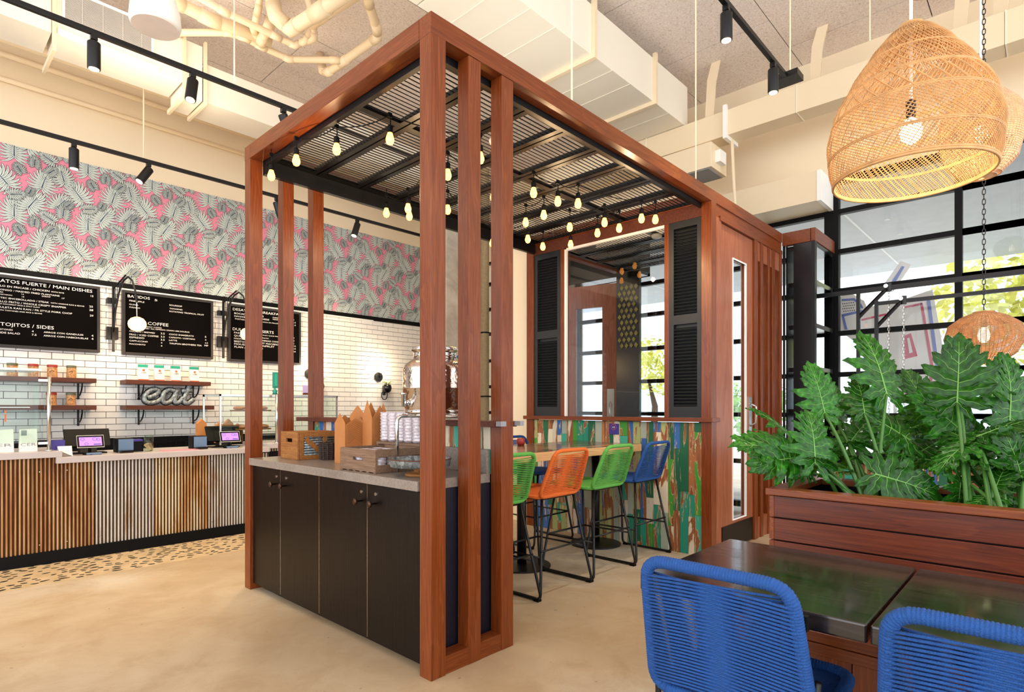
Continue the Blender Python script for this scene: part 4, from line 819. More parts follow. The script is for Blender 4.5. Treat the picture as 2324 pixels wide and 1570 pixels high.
# arched lamps with globes
def arch_lamp(x, lab):
    t = thing('arched_wall_lamp', lab, 'lamp', (x, 7.87, 1.89), 'arched globe lamps between the menu boards')
    obj('upright', MB().box(x-.012, 7.80, 1.885, x+.012, 7.825, 2.62), M['blackmetal'], t)
    arc = [(x+.0, 7.81, 2.1), (x+.012, 7.77, 2.35), (x+.03, 7.70, 2.55), (x+.05, 7.6, 2.67), (x+.07, 7.5, 2.70), (x+.09, 7.42, 2.65), (x+.105, 7.37, 2.54), (x+.115, 7.35, 2.4)]
    obj('arched_arm', MB().tube([arc[0]]+[tuple(a+(b-a)*f for a, b in zip(p, q)) for p, q in zip(arc[:-1], arc[1:]) for f in (.33, .66, 1)], .010, 8), M['blackmetal'], t, smooth=True)
    obj('top_strut', MB().tube([(x, 7.81, 2.60), (x+.06, 7.55, 2.725)], .009, 6), M['blackmetal'], t)
    g = MB()
    for i in range(6): f = i/6; g.tube([(x+.06*f, 7.81-.26*f, 2.60+.125*f), (x+.002+.05*f, 7.80-.22*f+.01, 2.43+.2*f)], .004, 5)
    g.tube([(x+.01*math.cos(a), 7.80-.03+.022*math.cos(a), 2.36+.03*math.sin(a)) for a in [2*PI*i/14 for i in range(14)]], .004, 5, closed=True); obj('fretwork', g, M['blackmetal'], t)
    obj('wall_plate', MB().box(x-.055, 7.83, 2.03, x+.055, 7.895, 2.17), M['blackmetal'], t, bev=.003); obj('wall_plate', MB().box(x-.05, 7.84, 2.44, x+.05, 7.895, 2.50), M['blackmetal'], t)
    obj('drop_rod', MB().tube([(x+.115, 7.35, 2.42), (x+.118, 7.35, 2.24)], .005, 6), M['steel'], t)
    obj('globe', MB().lathe([(.025, .078), (.06, .062), (.083, .03), (.088, 0), (.08, -.036), (.055, -.064), (.01, -.078)], (x+.12, 7.35, 2.165), 24), M['globe'], t, smooth=True)
    lamp('POINT', (x+.12, 7.2, 2.12), 9, (1, .68, .36), size=.03)
arch_lamp(1.716, 'arched black lamp with glowing globe before the drinks menu'); arch_lamp(2.91, 'arched black lamp with globe partly behind the leftmost pergola post')
# ---- tills
def till(x, y, lab, w=.33):
    t = thing('till_terminal', lab, 'till', (x, y, .85), 'tills on the service counter')
    R = Matrix.Rotation(math.radians(-28), 3, 'X'); obj('back_shell', MB().obox((x, y+.05, .985), (w, .022, .17), R), M['black'], t, bev=.004)
    obj('stand', MB().prism([(y-.02, .85), (y+.1, .85), (y+.085, .97), (y+.055, .97)], x-.06, x+.06, 'YZ').box(x-.13, y-.03, .85, x+.13, y+.12, .862), M['black'], t)
    R2 = Matrix.Rotation(math.radians(22), 3, 'X').to_3x3(); R2 = Matrix.Rotation(math.radians(-22), 3, 'X'); c = Vector((x-.02, y-.17, .962)); dt = Matrix.Rotation(0, 3, 'Z')
    sc_ = obj('customer_screen', MB().obox(c, (.19, .012, .108), R2), M['blackgloss'], t, bev=.004)
    obj('screen_face', MB().obox(c+R2 @ Vector((0, -.0075, 0)), (.158, .001, .076), R2), M['screen'], sc_); b_ = MB()
    for dx, dz, r in ((-.055, .02, .014), (-.03, -.022, .013), (.03, .02, .016), (.055, .015, .012)): b_.tube([c+R2 @ Vector((dx+r*math.cos(a), -.0085, dz+r*.8*math.sin(a))) for a in [2*PI*i/12 for i in range(12)]], .0012, 4, closed=True)
    b_.obox(c+R2 @ Vector((.045, -.009, -.027)), (.05, .001, .007), R2); obj('screen_drawing', b_, M['purple'], sc_)
    obj('screen_rim', MB().tube([c+R2 @ Vector((sx*.094, -.006, sz*.053)) for sx, sz in ((-1, -1), (1, -1), (1, 1), (-1, 1))], .003, 6, closed=True), M['stop'], sc_)
    obj('screen_foot', MB().tube([c+Vector((0, .02, -.05)), (x-.02, y-.14, .87)], .012, 8).lathe([(.05, 0), (.05, .006), (.02, .014)], (x-.02, y-.14, .85), 20), M['black'], t)
    obj('card_reader', MB().box(x-.05, y-.19, .85, x+.06, y-.15, .868), M['screenblue'], t, bev=.006)
till(1.17, 6.15, 'black till with lilac customer screen at the left of the counter'); till(2.31, 6.15, 'black till with lilac customer screen beside the first pergola post')
def reader(x, lab):
    t = thing('receipt_printer', lab, 'printer', (x, 6.1, .85), 'printers beside the tills')
    obj('body', MB().box(x-.06, 6.09, .85, x+.075, 6.2, .975), M['black'], t, bev=.006); obj('blue_panel', MB().box(x-.045, 6.08, .87, x+.07, 6.092, .968), M['screenblue'], t)
    obj('card_pad', MB().box(x-.055, 5.99, .85, x+.055, 6.07, .873), M['blackgloss'], t, bev=.01)
reader(1.42, 'black receipt printer with blue front right of the left till'); reader(2.04, 'black receipt printer with blue front left of the right till')
t = thing('napkin_box', 'black box topped with a purple pack between printer and straw jar', 'box', (1.53, 6.12, .85)); obj('body', MB().box(1.487, 6.09, .85, 1.572, 6.2, .945), M['black'], t, bev=.004); obj('pack', MB().box(1.487, 6.09, .945, 1.565, 6.2, .962), M['purple'], t)
t = thing('tip_jar', 'clear tip jar with folded notes beside the pink paper', 'jar', (1.61, 6.08, .85)); obj('jar_glass', MB().lathe([(.036, 0), (.038, .15), (.035, .15), (.033, .005)], (1.61, 6.08, .85), 20), M['glass2'], t, smooth=True)
nt_ = MB()
for i in range(6): nt_.obox((1.60+.006*i, 6.07+.004*i, .89), (.03, .002, .07), Matrix.Rotation(.4*i, 3, 'Z') @ Matrix.Rotation(.2*(i-3), 3, 'Y'))
obj('notes', nt_, M['rattan2'], t)
tag(obj('paper_mat', MB().box(1.70, 5.95, .8502, 2.0, 6.1, .854), M['pinkmat']), 'flat pink paper lying on the counter between the tills', 'paper')
t = thing('sticker_box', 'small purple patterned box behind the steel guard post', 'box', (.93, 6.05, .9)); obj('box', MB().box(.90, 6.03, .9, .985, 6.12, .98), M['purple'], t); 
tag(obj('paper_bag', MB().add([(.93, 5.93, .90), (1.02, 5.93, .85), (1.02, 6.0, .85), (.93, 6.0, .90), (.92, 5.94, .935), (1.015, 5.94, .935), (1.01, 6.0, .925), (.93, 6.0, .93)], [(0, 1, 2, 3), (4, 5, 6, 7), (0, 1, 5, 4), (1, 2, 6, 5), (2, 3, 7, 6), (3, 0, 4, 7)]), M['bagwhite']), 'crumpled white napkin stack at the step in the worktop', 'napkins')
# ---- sneeze guard at left
gg = thing('glass_guard', 'glass display guard on steel posts at the left end of the counter', 'display case', (.87, 5.95, .9))
obj('post', MB().tube([(.868, 5.95, .9), (.868, 5.95, 1.50)], .013, 12).lathe([(.028, 0), (.028, .008)], (.868, 5.95, .9), 16), M['steel'], gg, smooth=True)
obj('front_pane', MB().box(-.6, 5.95, .97, .80, 5.958, 1.55), M['glass2'], gg); obj('side_pane', MB().box(.84, 5.97, .95, .846, 6.5, 1.45), M['glass2'], gg); obj('top_pane', MB().box(-.6, 5.95, 1.552, .82, 6.5, 1.56), M['glass2'], gg)
obj('clip', MB().box(.80, 5.94, .955, .868, 5.96, .975).box(.80, 5.94, 1.46, .868, 5.96, 1.48), M['steel'], gg); obj('top_edge', MB().box(-.6, 5.94, 1.545, .82, 5.965, 1.562), M['white'], gg)
obj('inner_shelf', MB().box(-.6, 6.2, 1.25, .78, 6.5, 1.256), M['steel'], gg)
tag(obj('red_note', MB().box(.595, 5.94, 1.14, .605, 5.944, 1.20).box(.595, 5.94, 1.21, .605, 5.944, 1.23), M['orange']), 'small red printed strip stuck to the glass guard', 'sticker')
def pbag(x, lab, s):
    t = thing('white_bag', lab, 'bag', (x, 6.0, .9), 'white printed bags inside the glass guard'); w = .057
    obj('bag', MB().prism([(x-w, .9), (x+w, .9), (x+w-.004, 1.08), (x-w+.004, 1.075)], 6.0, 6.05), M['bagwhite'], t); mb = MB(); text_mb(mb, s, x-.048, .945, .096, 5.999); obj('bag_lettering', mb, M['grey'], t)
pbag(.745, 'white bag reading CER in front of the glass guard post', 'CER'); pbag(.60, 'white bag reading ER at the left frame edge', 'ER')
obj('window_patch', MB().box(.70, 5.997, 1.03, .735, 6.0, 1.07), M['grey'], bpy.data.objects['white_bag'])
# ---- pastry case on the right part of the counter
pc = thing('pastry_case', 'glass pastry case with steel frame seen between the rear pergola posts', 'display case', (2.6, 6.2, .88))
fr = MB()
for x in (2.22, 3.5):
    for y in (6.05, 6.5): fr.box(x, y, .88, x+.015, y+.015, 1.385)
fr.box(2.22, 6.05, 1.365, 3.515, 6.07, 1.385).box(2.22, 6.5, 1.365, 3.515, 6.515, 1.385); obj('frame', fr, M['steel'], pc)
obj('front_post', MB().tube([(2.76, 5.97, .88), (2.76, 5.97, 1.39)], .014, 12).lathe([(.028, 0), (.028, .008)], (2.76, 5.97, .88), 16), M['steel'], pc, smooth=True)
for z in (1.386,): obj('top_glass', MB().box(2.22, 6.05, z, 3.515, 6.515, z+.006), M['glass2'], pc)
obj('front_glass', MB().box(2.235, 6.052, .9, 3.5, 6.057, 1.365), M['glass2'], pc); obj('tray_stand', MB().tube([(2.62, 6.28, .9), (2.62, 6.28, 1.40)], .008, 6), M['blackmetal'], pc)
for z in (1.215, 1.02): obj('tray', MB().lathe([(.20, 0), (.205, .012), (.2, .012)], (2.62, 6.28, z), 28), M['crate'], pc)
ORD = ['first', 'second', 'third', 'fourth', 'fifth', 'sixth', 'seventh', 'eighth', 'ninth', 'tenth', 'eleventh', 'twelfth']
def pastry(x, y, z, r, lab, m='kraft', g='pastries in the glass case'):
    tag(obj('pastry', MB().lathe([(.01, 0), (r*.85, .004), (r, r*.45), (r*.75, r*.8), (.008, r*.9)], (x, y, z), 12), M[m], smooth=True), lab, 'pastry', g)
M['bun'] = plain('baked_crust', '#a4602a', .45, var=.2, nscale=30)
for i in range(9): a = 2*PI*i/9; pastry(2.62+.13*math.cos(a), 6.28+.13*math.sin(a), 1.228, .042, 'round brown bun on the upper tray, '+ORD[i]+' counter-clockwise from the right', 'bun', 'buns on the upper tray')
for i in range(10): a = 2*PI*i/10; pastry(2.62+.14*math.cos(a), 6.28+.14*math.sin(a), 1.033, .043, 'golden pastry on the lower tray, '+ORD[i]+' counter-clockwise from the right', 'orange' if 0 else 'bun', 'pastries on the lower tray')
for i in range(8): pastry(2.95+.07*i, 6.2+.05*(i % 2), .881, .045, 'brown pastry in the base of the glass case, '+ORD[i]+' from the left', 'bun', 'pastries in the case base')
for i, (x, h) in enumerate(((2.36, .17), (2.45, .2), (2.55, .15))): tag(obj('cake_box', MB().prism([(x-.045, .88), (x+.045, .88), (x+.045, .88+h), (x, .93+h), (x-.045, .88+h)], 6.42, 6.47), M['kraft']), ('brown gabled cake box in the pastry case, ', )[0]+('left one', 'tallest, in the middle', 'right one')[i], 'box', 'gabled boxes behind the pastry stand')
tag(obj('takeaway_carton', MB().prism([(2.10, .85), (2.185, .85), (2.185, 1.09), (2.145, 1.135), (2.10, 1.09)], 6.30, 6.36), M['kraft']), 'brown gabled carton standing left of the pastry case', 'box')
t = thing('teal_photo_stand', 'teal framed table sign standing on the pastry case', 'sign', (2.80, 6.1, 1.392)); obj('frame', MB().box(2.775, 6.09, 1.46, 2.835, 6.11, 1.63), M['teal'], t, bev=.004); obj('picture', MB().box(2.79, 6.086, 1.48, 2.82, 6.09, 1.61), M['bagteal'], t); obj('turned_foot', MB().lathe([(.03, 0), (.02, .02), (.028, .035), (.012, .055), (.012, .07)], (2.80, 6.1, 1.392), 16), M['teal'], t, smooth=True)
for x, lb in ((2.95, 'lilac card in wooden holder, nearer the teal sign'), (3.14, 'lilac and pink card in wooden holder on the case top')):
    t = thing('card_holder', lb, 'card', (x, 6.1, 1.392), 'cards on the pastry case'); obj('card', MB().box(x-.03, 6.09, 1.41, x+.03, 6.093, 1.50), M['screen'] if 0 else plain('lilac_card', '#b9a5d8', .6), t); obj('holder', MB().box(x-.022, 6.07, 1.392, x+.022, 6.11, 1.415), M['darkwood'], t)
# ---- wall sconces with little pots on the tiled wall
def sconce(x, lab, lab2):
    t = thing('wall_sconce', lab, 'lamp', (x, 7.88, 1.74), 'round wall sconces on the tiles'); obj('back_plate', MB().lathe([(.075, 0), (.07, -.02)], (x, 7.885, 1.74), 24, axis='Y'), M['blackmetal'], t)
    obj('arm', MB().tube([(x, 7.86, 1.74), (x, 7.80, 1.76), (x, 7.80, 1.80)], .008, 6), M['blackmetal'], t); obj('bulb', MB().lathe([(.012, 0), (.04, .05), (.045, .09), (.02, .13)], (x, 7.80, 1.80), 16), M['bulbbig'], t, smooth=True)
    lamp('POINT', (x, 7.62, 1.86), 5, (1, .85, .6), size=.03)
    p = thing('wall_planter', lab2, 'planter', (x+.11, 7.83, 1.56), 'little black wall planters'); px_, py_ = x+.11, 7.80
    obj('pot', MB().lathe([(.02, -.075), (.055, -.05), (.07, 0), (.062, .045), (.05, .06)], (px_, py_, 1.56), 20), M['blackgloss'], p, smooth=True)
    obj('ring_bracket', MB().tube([(px_-.02+.055*math.sin(a), 7.85, 1.45-.07*math.cos(a)) for a in [PI*1.5*i/14-.75*PI for i in range(15)]], .007, 6).box(px_-.03, 7.85, 1.45, px_+.0, 7.89, 1.6), M['blackmetal'], p)
    lf = MB(); r = random.Random(int(x*9))
    for i in range(16): a = r.uniform(0, 6.3); l = r.uniform(.06, .12); lf.tube([(px_, py_, 1.61), (px_+.5*l*math.cos(a), py_+.5*l*math.sin(a), 1.61+l*.55), (px_+l*math.cos(a), py_+l*math.sin(a), 1.61+l*.45)], [.008, .006, .001], 4)
    obj('leaves', lf, plain('airplant', '#8f9a52', .6), p)
sconce(5.30, 'round black wall sconce with lit bulb right of the wallpapered bay', 'black wall pot with spiky plant under the right sconce')
sconce(4.13, 'round black wall sconce hidden behind the third rear post', 'black ring planter beside the third rear post')
# ================================================================ DRINKS STATION
dc = thing('drinks_cabinet', 'black-brown cabinet with four doors under the grey station worktop', 'cabinet', (1.71, 2.17, 0))
obj('carcass', MB().box(1.722, 2.175, .05, 2.16, 4.035, .858), M['navy'], dc); obj('toe_kick', MB().box(1.76, 2.19, 0, 2.15, 4.02, .05), M['black'], dc)
for a, b in ((2.172, 2.6305), (2.6355, 3.1315), (3.1365, 3.6255), (3.6305, 4.036)): 
    dr = obj('door', MB().box(1.700, a, .045, 1.722, b, .852), M['cabinet'], dc, bev=.0015)
    s = -1 if abs(a-2.6355) < .01 or a > 3.6 else 1; yk = (a+.045 if s < 0 else b-.045)
    yk = {2.172: 2.552, 2.6355: 2.685, 3.1365: 3.545, 3.6305: 3.68}[a]
    obj('handle', MB().lathe([(.005, -.012), (.005, -.045), (.017, -.048), (.018, -.056), (.014, -.06)][::-1], (1.712, yk, .758), 16, axis='X'), plain('bronze_knob', '#4a3428', .35, .8), dr, smooth=True)
    obj('lock', MB().lathe([(.009, -.004), (.010, 0)], (1.70, yk+(.0), .806), 14, axis='X'), M['steel'], dr)
for y in (2.633, 3.134, 3.628): obj('edge_strip', MB().box(1.7005, y-.002, .05, 1.71, y+.002, .85), M['steel'], dc)
tag(obj('station_worktop', MB().box(1.672, 2.172, .858, 2.1495, 4.04, .905).box(2.13, 2.175, .905, 2.1495, 4.03, 1.03), M['quartz'], bev=.002), 'grey quartz worktop with upstand on the drinks cabinet', 'worktop')
T = .9055
# crate with corrugated steel inset
c1 = thing('wooden_crate', 'brown wooden crate with corrugated steel sides and hand hole', 'crate', (1.95, 3.75, T)); x0, x1, y0, y1, z1 = 1.815, 2.115, 3.627, 3.866, 1.083
obj('end_board', MB().box(x0, y0, T, x0+.014, y0+.075, z1).box(x0, y1-.075, T, x0+.014, y1, z1).box(x0, y0+.075, T, x0+.014, y1-.075, T+.115).box(x0, y0+.075, T+.14, x0+.014, y1-.075, z1), M['crate'], c1, bev=.002)
obj('side_frame', MB().box(x0+.045, y0, T, x1-.03, y0+.012, T+.028).box(x0+.045, y0, z1-.028, x1-.03, y0+.012, z1).box(x0+.015, y0, T, x0+.045, y0+.012, z1).box(x1-.03, y0, T, x1-.013, y0+.012, z1).box(2.0, y0, T+.028, 2.028, y0+.012, z1-.028), M['crate'], c1, bev=.0015)
obj('diagonal_brace', MB().prism([(x0+.045, z1-.05), (x0+.07, z1-.028), (2.0, T+.05), (1.98, T+.028)], y0-.003, y0+.01), M['crate'], c1)
cs = MB()
for i in range(8): cs.tube([(x0+.03, y0+.012, T+.032+i*.0165), (x1-.02, y0+.012, T+.032+i*.0165)], .008, 6)
obj('corrugated_inset', cs, M['galv'], c1, smooth=True); obj('lid_board', MB().box(x0, y0, z1, x1, y1, z1+.006), M['crate'], c1); obj('rear_boards', MB().box(x0+.015, y1-.012, T, x1-.013, y1, z1-.0005).box(x1-.012, y0+.013, T, x1, y1, z1-.0005), M['crate'], c1)
wb = thing('wicker_basket', 'small dark wicker basket between crate and kraft cartons', 'basket', (1.99, 3.53, T)); b_ = MB()
for i in range(9): b_.tube([(1.99+(.055+.001*i)*math.cos(a), 3.53+(.055+.001*i)*math.sin(a), T+.006+i*.0125) for a in [2*PI*k/20 for k in range(20)]], .006, 5, closed=True)
for i in range(14): a = 2*PI*i/14; b_.tube([(1.99+.057*math.cos(a), 3.53+.057*math.sin(a), T), (1.99+.066*math.cos(a), 3.53+.066*math.sin(a), T+.118)], .005, 5)
obj('weave', b_, M['wicker'], wb, stuff=True)
def carton(x0, y0, x1, y1, ze, zp, lab):
    t = thing('kraft_carton', lab, 'carton', (x0, y0, T), 'kraft cartons on the station'); e = .003
    def panel(pl, n='side'): obj(n, pl, M['kraft'], t)
    xm, ym = (x0+x1)/2, (y0+y1)/2
    panel(MB().prism([(y0, T), (y1, T), (y1, ze), (ym, zp), (y0, ze)], x0, x0+e, 'YZ')); panel(MB().prism([(y0, T), (y1, T), (y1, ze), (ym, zp-.02), (y0, ze)], x1-e, x1, 'YZ'))
    panel(MB().prism([(x0+e, T), (x1-e, T), (x1-e, ze-.01), (xm, zp-.03), (x0+e, ze-.01)], y0, y0+e)); panel(MB().prism([(x0+e, T), (x1-e, T), (x1-e, ze-.01), (xm, zp-.01), (x0+e, ze-.01)], y1-e, y1))
    v = MB()
    for i in range(9): z = ze-.02-i*.013; v.prism([(xm, z+.03), (x0+.02, z-.0), (x0+.02, z+.002), (xm, z+.032)], y0-.0012, y0).prism([(xm, z+.03), (xm, z+.032), (x1-.02, z+.002), (x1-.02, z)], y0-.0012, y0)
    obj('leaf_creases', v, M['crate'], t)
carton(1.89, 3.168, 2.03, 3.29, 1.155, 1.215, 'brown kraft carton in front, nearest the wicker basket'); carton(2.01, 3.06, 2.13, 3.165, 1.19, 1.295, 'tall kraft carton behind, with pale right side')
carton(2.04, 3.18, 2.13, 3.36, 1.20, 1.265, 'kraft carton at the back against the wall')
# slatted crate with clear cups
c2 = thing('slatted_crate', 'grey-brown slatted crate holding clear cups on the worktop', 'crate', (1.85, 2.75, T)); x0, x1, y0, y1, z1 = 1.717, 2.02, 2.582, 2.93, 1.03
obj('end_board', MB().box(x0, y0, T, x0+.014, y1, T+.062).box(x0, y0, T+.078, x0+.014, y1, z1).box(x0, y0, T+.062, x0+.014, 2.70, T+.078).box(x0, 2.80, T+.062, x0+.014, y1, T+.078), M['cratedk'], c2, bev=.0015)
obj('rear_end_board', MB().box(x1-.014, y0, T, x1, y1, z1), M['cratedk'], c2)
for z0_, z1_ in ((T, T+.042), (T+.085, z1)):
    obj('slat', MB().box(x0+.014, y0, z0_, x1-.014, y0+.01, z1_), M['cratedk'], c2, bev=.001); obj('slat', MB().box(x0+.014, y1-.01, z0_, x1-.014, y1, z1_), M['cratedk'], c2)
for i in range(5): obj('base_slat', MB().box(x0+.0, y0+.02+i*.065, T-.0005, x1, y0+.06+i*.065, T+.006), M['cratedk'], c2)
def cups(n): 
    pr = []
    for i in range(n): pr += [(.034, i*.018), (.039, i*.018+.012), (.0405, i*.018+.016)]
    return MB().lathe(pr, n=18)
cm1 = cups(6).mesh('cup_stack', M['cup'], True); cm2 = cups(10).mesh('cup_stack', M['cup'], True)
for i in range(3):
    for j in range(4): o = bpy.data.objects.new('cup_stack', cm1); C.objects.link(o); o.location = (1.772+i*.086, 2.632+j*.083, T+.007); tag(o, 'clear cup stack in the slatted crate, '+('front', 'middle', 'rear')[i]+' row, '+('nearest', 'second', 'third', 'farthest')[j]+' from the tray stand', 'cups', 'cup stacks in the slatted crate')
TS = ('rightmost', 'second from right', 'middle', 'second from left', 'leftmost')
for i, (x, y) in enumerate(((2.075, 2.68), (2.075, 2.76), (2.075, 2.84), (2.075, 2.92), (2.075, 3.0))): o = bpy.data.objects.new('cup_stack', cm2); C.objects.link(o); o.location = (x, y, T+.14); tag(o, 'tall clear cup stack on the riser behind the crate, '+TS[i], 'cups', 'tall cup stacks')
tag(obj('cup_riser', MB().box(2.032, 2.62, T, 2.13, 3.045, T+.012).box(2.032, 2.62, T+.125, 2.13, 3.045, T+.139).box(2.035, 2.625, T+.01, 2.125, 2.64, T+.13).box(2.035, 3.03, T+.01, 2.125, 3.045, T+.13), M['cratedk']), 'grey wooden riser under the tall cup stacks', 'riser')
# beverage dispenser on tube stand
dx, dy = 1.985, 2.425
st = thing('dispenser_stand', 'chrome tube stand under the metal drink dispenser', 'stand', (dx, dy, T)); 
for yy in (2.265, 2.585):
    arc = [(1.855, yy, T), (1.855, yy, 1.17)]+[(1.855+.035*(1-math.cos(a)), yy, 1.17+.035*math.sin(a)) for a in [PI/2*k/5 for k in range(1, 6)]]+[(2.08+.035*math.sin(a), yy, 1.17+.035*math.cos(a)) for a in [PI/2*k/5 for k in range(0, 6)]]+[(2.115, yy, T)]
    obj('leg_frame', MB().tube(arc, .0105, 10), M['chrome'], st, smooth=True)
obj('top_ring', MB().tube([(dx+.13*math.cos(a), dy+.16*math.sin(a), 1.212) for a in [2*PI*k/28 for k in range(28)]], .008, 8, closed=True), M['chrome'], st, smooth=True)
dd = thing('drink_dispenser', 'hammered steel drink dispenser with tap and bail handle', 'dispenser', (dx, dy, 1.22))
obj('tank', MB().lathe([(.13, 1.222), (.155, 1.228), (.158, 1.245), (.168, 1.26), (.169, 1.35), (.171, 1.352), (.169, 1.356), (.169, 1.45), (.16, 1.475), (.135, 1.495), (.118, 1.505)], (dx, dy, 0), 40), M['hammer'], dd, smooth=True)
obj('base_ring', MB().lathe([(.155, 1.22), (.16, 1.222), (.16, 1.238), (.155, 1.24)], (dx, dy, 0), 40), M['chrome'], dd, smooth=True)
obj('neck', MB().lathe([(.114, 1.503), (.114, 1.52), (.118, 1.524), (.114, 1.528), (.114, 1.545), (.126, 1.55), (.13, 1.558), (.12, 1.562)], (dx, dy, 0), 40), M['chrome'], dd, smooth=True); obj('lid', MB().lathe([(.122, 1.558), (.12, 1.57), (.02, 1.574)], (dx, dy, 0), 32), M['steel'], dd, smooth=True)
tp = obj('tap', MB().tube([(dx-.165, dy-.01, 1.275), (dx-.215, dy-.013, 1.275)], .013, 12).lathe([(.009, -.03), (.011, .03), (.016, .032), (.016, .04)], (dx-.215, dy-.013, 1.285), 14).lathe([(.022, 0), (.02, -.01)], (dx-.165, dy-.01, 1.275), 16, axis='X'), M['chrome'], dd, smooth=True)
obj('bail_wire', MB().tube([(dx+.03*math.cos(a)+.09, dy-.13-.02*math.sin(a), 1.50-.02*math.cos(2*a)) for a in [2*PI*k/20 for k in range(20)]], .0022, 6, closed=True), M['steel'], dd)
obj('handle_grip', MB().tube([(dx+.03, dy-.15, 1.515), (dx+.12, dy-.14, 1.522)], .008, 8), M['ropeblue'], dd); mb = MB(); 
# galvanised cake stand
ck = thing('cake_stand', 'galvanised round tray stand on turned wooden foot', 'stand', (1.838, 2.362, T))
obj('tray', MB().lathe([(.13, .952), (.15, .954), (.155, .99), (.158, .993), (.153, .994), (.148, .962), (.02, .958)], (1.838, 2.362, 0), 36), M['galv'], ck, smooth=True)
obj('rim_wire', MB().tube([(1.838+.157*math.cos(a), 2.362+.157*math.sin(a), .992) for a in [2*PI*k/36 for k in range(36)]], .0028, 6, closed=True), M['darkwood'], ck)
obj('turned_foot', MB().lathe([(.075, T), (.078, T+.008), (.06, T+.016), (.03, T+.022), (.034, T+.03), (.04, T+.038), (.03, T+.047)], (1.838, 2.362, 0), 28), M['crate'], ck, smooth=True)
# ================================================================ BAR TABLE
bt = thing('bar_table', 'long counter-height table with reclaimed multicolour plank top', 'table', (3.4, 3.08, 0))
for i in range(6): obj('top_plank', MB().box(2.27, 2.735+i*.12, .895, 4.6, 2.735+i*.12+.1185, .925), M['bartop'], bt, bev=.001)
obj('front_edge', MB().box(2.27, 2.715, .862, 4.6, 2.735, .924), M['paleedge'], bt, bev=.003); obj('under_frame', MB().box(2.3, 2.74, .865, 4.58, 3.45, .895), M['crate'], bt); obj('rear_edge', MB().box(2.27, 3.455, .862, 4.6, 3.475, .924), M['paleedge'], bt)
for x in (3.41, 4.42, 2.45): obj('pedestal', MB().tube([(x, 3.09, .02), (x, 3.09, .86)], .038, 20), M['blackmetal'], bt, smooth=True); obj('foot_plate', MB().lathe([(.23, 0), (.23, .012), (.05, .025)], (x, 3.09, 0), 28), M['blackmetal'], bt)
tag(obj('red_pot', MB().lathe([(.028, 0), (.036, .02), (.036, .05), (.03, .06)], (3.72, 3.38, .926), 20), M['red'], smooth=True), 'small red pot on the bar table near the rear stool', 'pot')
# ================================================================ ROPE CHAIRS AND STOOLS
def rpath(pts, n=5):
    """round the corners of a closed loop"""
    out = []; k = len(pts)
    for i in range(k):
        p, a, b = Vector(pts[i]), Vector(pts[i-1]), Vector(pts[(i+1) % k]); r = min(.06, (a-p).length*.3, (b-p).length*.3)
        s, e = p+(a-p).normalized()*r, p+(b-p).normalized()*r
        for j in range(n+1): t = j/n; out.append(s*(1-t)**2+p*2*t*(1-t)+e*t*t)
    return out
def resample(pts, step, closed=True):
    P_ = [Vector(p) for p in pts]+([Vector(pts[0])] if closed else []); out = []; acc = 0; d = 0
    for a, b in zip(P_[:-1], P_[1:]):
        L = (b-a).length
        while d <= L: out.append(a+(b-a)*(d/L)); d += step
        d -= L
    return out
def rope_tube(loop, r, closed=True, pitch=.0075):
    pts = resample(loop, pitch/4, closed); rs = [r*(1+.13*abs(math.sin(PI*i/4))) for i in range(len(pts))]; return MB().tube(pts, rs, 12, closed=closed)
def plain_rope(loop, r, closed=True): return MB().tube(loop, r, 8, closed=closed)
def make_seat(root, mat, zs, zt, wb, wt, dep, lean, fine, xb):
    """back at local -X, front at +X; xb = x of the back's foot"""
    bloop = rpath([(xb, wb/2, zs), (xb, -wb/2, zs), (xb-lean, -wt/2, zt), (xb-lean, wt/2, zt)]); r = .0155 if fine else .0135
    obj('backrest_frame', rope_tube(bloop, r) if fine else plain_rope(bloop, r), M[mat], root, smooth=True, local=True)
    H = zt-zs; pitch = .0102 if fine else .0118; n = int((H-.05)/pitch); web = MB(); nrm = Vector((H, 0, lean)).normalized()
    for i in range(n):
        t = (.025+i*pitch)/H; w = (wb+(wt-wb)*t)/2+.002; c = Vector((xb-lean*t, 0, zs+H*t)); cr_ = .0037 if fine else .0030
        for sgn in (1, -1):
            dz = Vector((0, 0, pitch*.5 if sgn > 0 else 0)); sag = nrm*(.010 if fine else .006)
            q = MB().tube([c+dz+nrm*r*sgn+Vector((0, -w, 0)), c+dz+nrm*r*.35*sgn+Vector((0, -w*.5, 0)), c+dz+Vector((0, 0, 0)), c+dz-nrm*r*.35*sgn+Vector((0, w*.5, 0)), c+dz-nrm*r*sgn+Vector((0, w, 0))], cr_, 6)
            if fine: obj('cord', q, M[mat], root, smooth=True, local=True)
            else: web.add(q.v, q.f)
    if not fine: obj('cord_webbing', web, M[mat], root, smooth=True, stuff=True, local=True)
    sl_ = rpath([(xb+.01, wb/2, zs), (xb+.01, -wb/2, zs), (xb+dep, -wb/2+.02, zs+.012), (xb+dep, wb/2-.02, zs+.012)])
    obj('seat_frame', rope_tube(sl_, r*1.05, pitch=.0085) if fine else plain_rope(sl_, r*1.1), M[mat], root, smooth=True, local=True)
    sw_ = MB(); k = int(dep/.0105)
    for i in range(k):
        x = xb+.012+i*.0105; sw_.tube([(x, -wb/2+.01, zs+.006), (x, 0, zs-.002+.006), (x, wb/2-.01, zs+.006)], .0056, 6)
    obj('seat_webbing', sw_, M[mat], root, smooth=True, stuff=True, local=True)
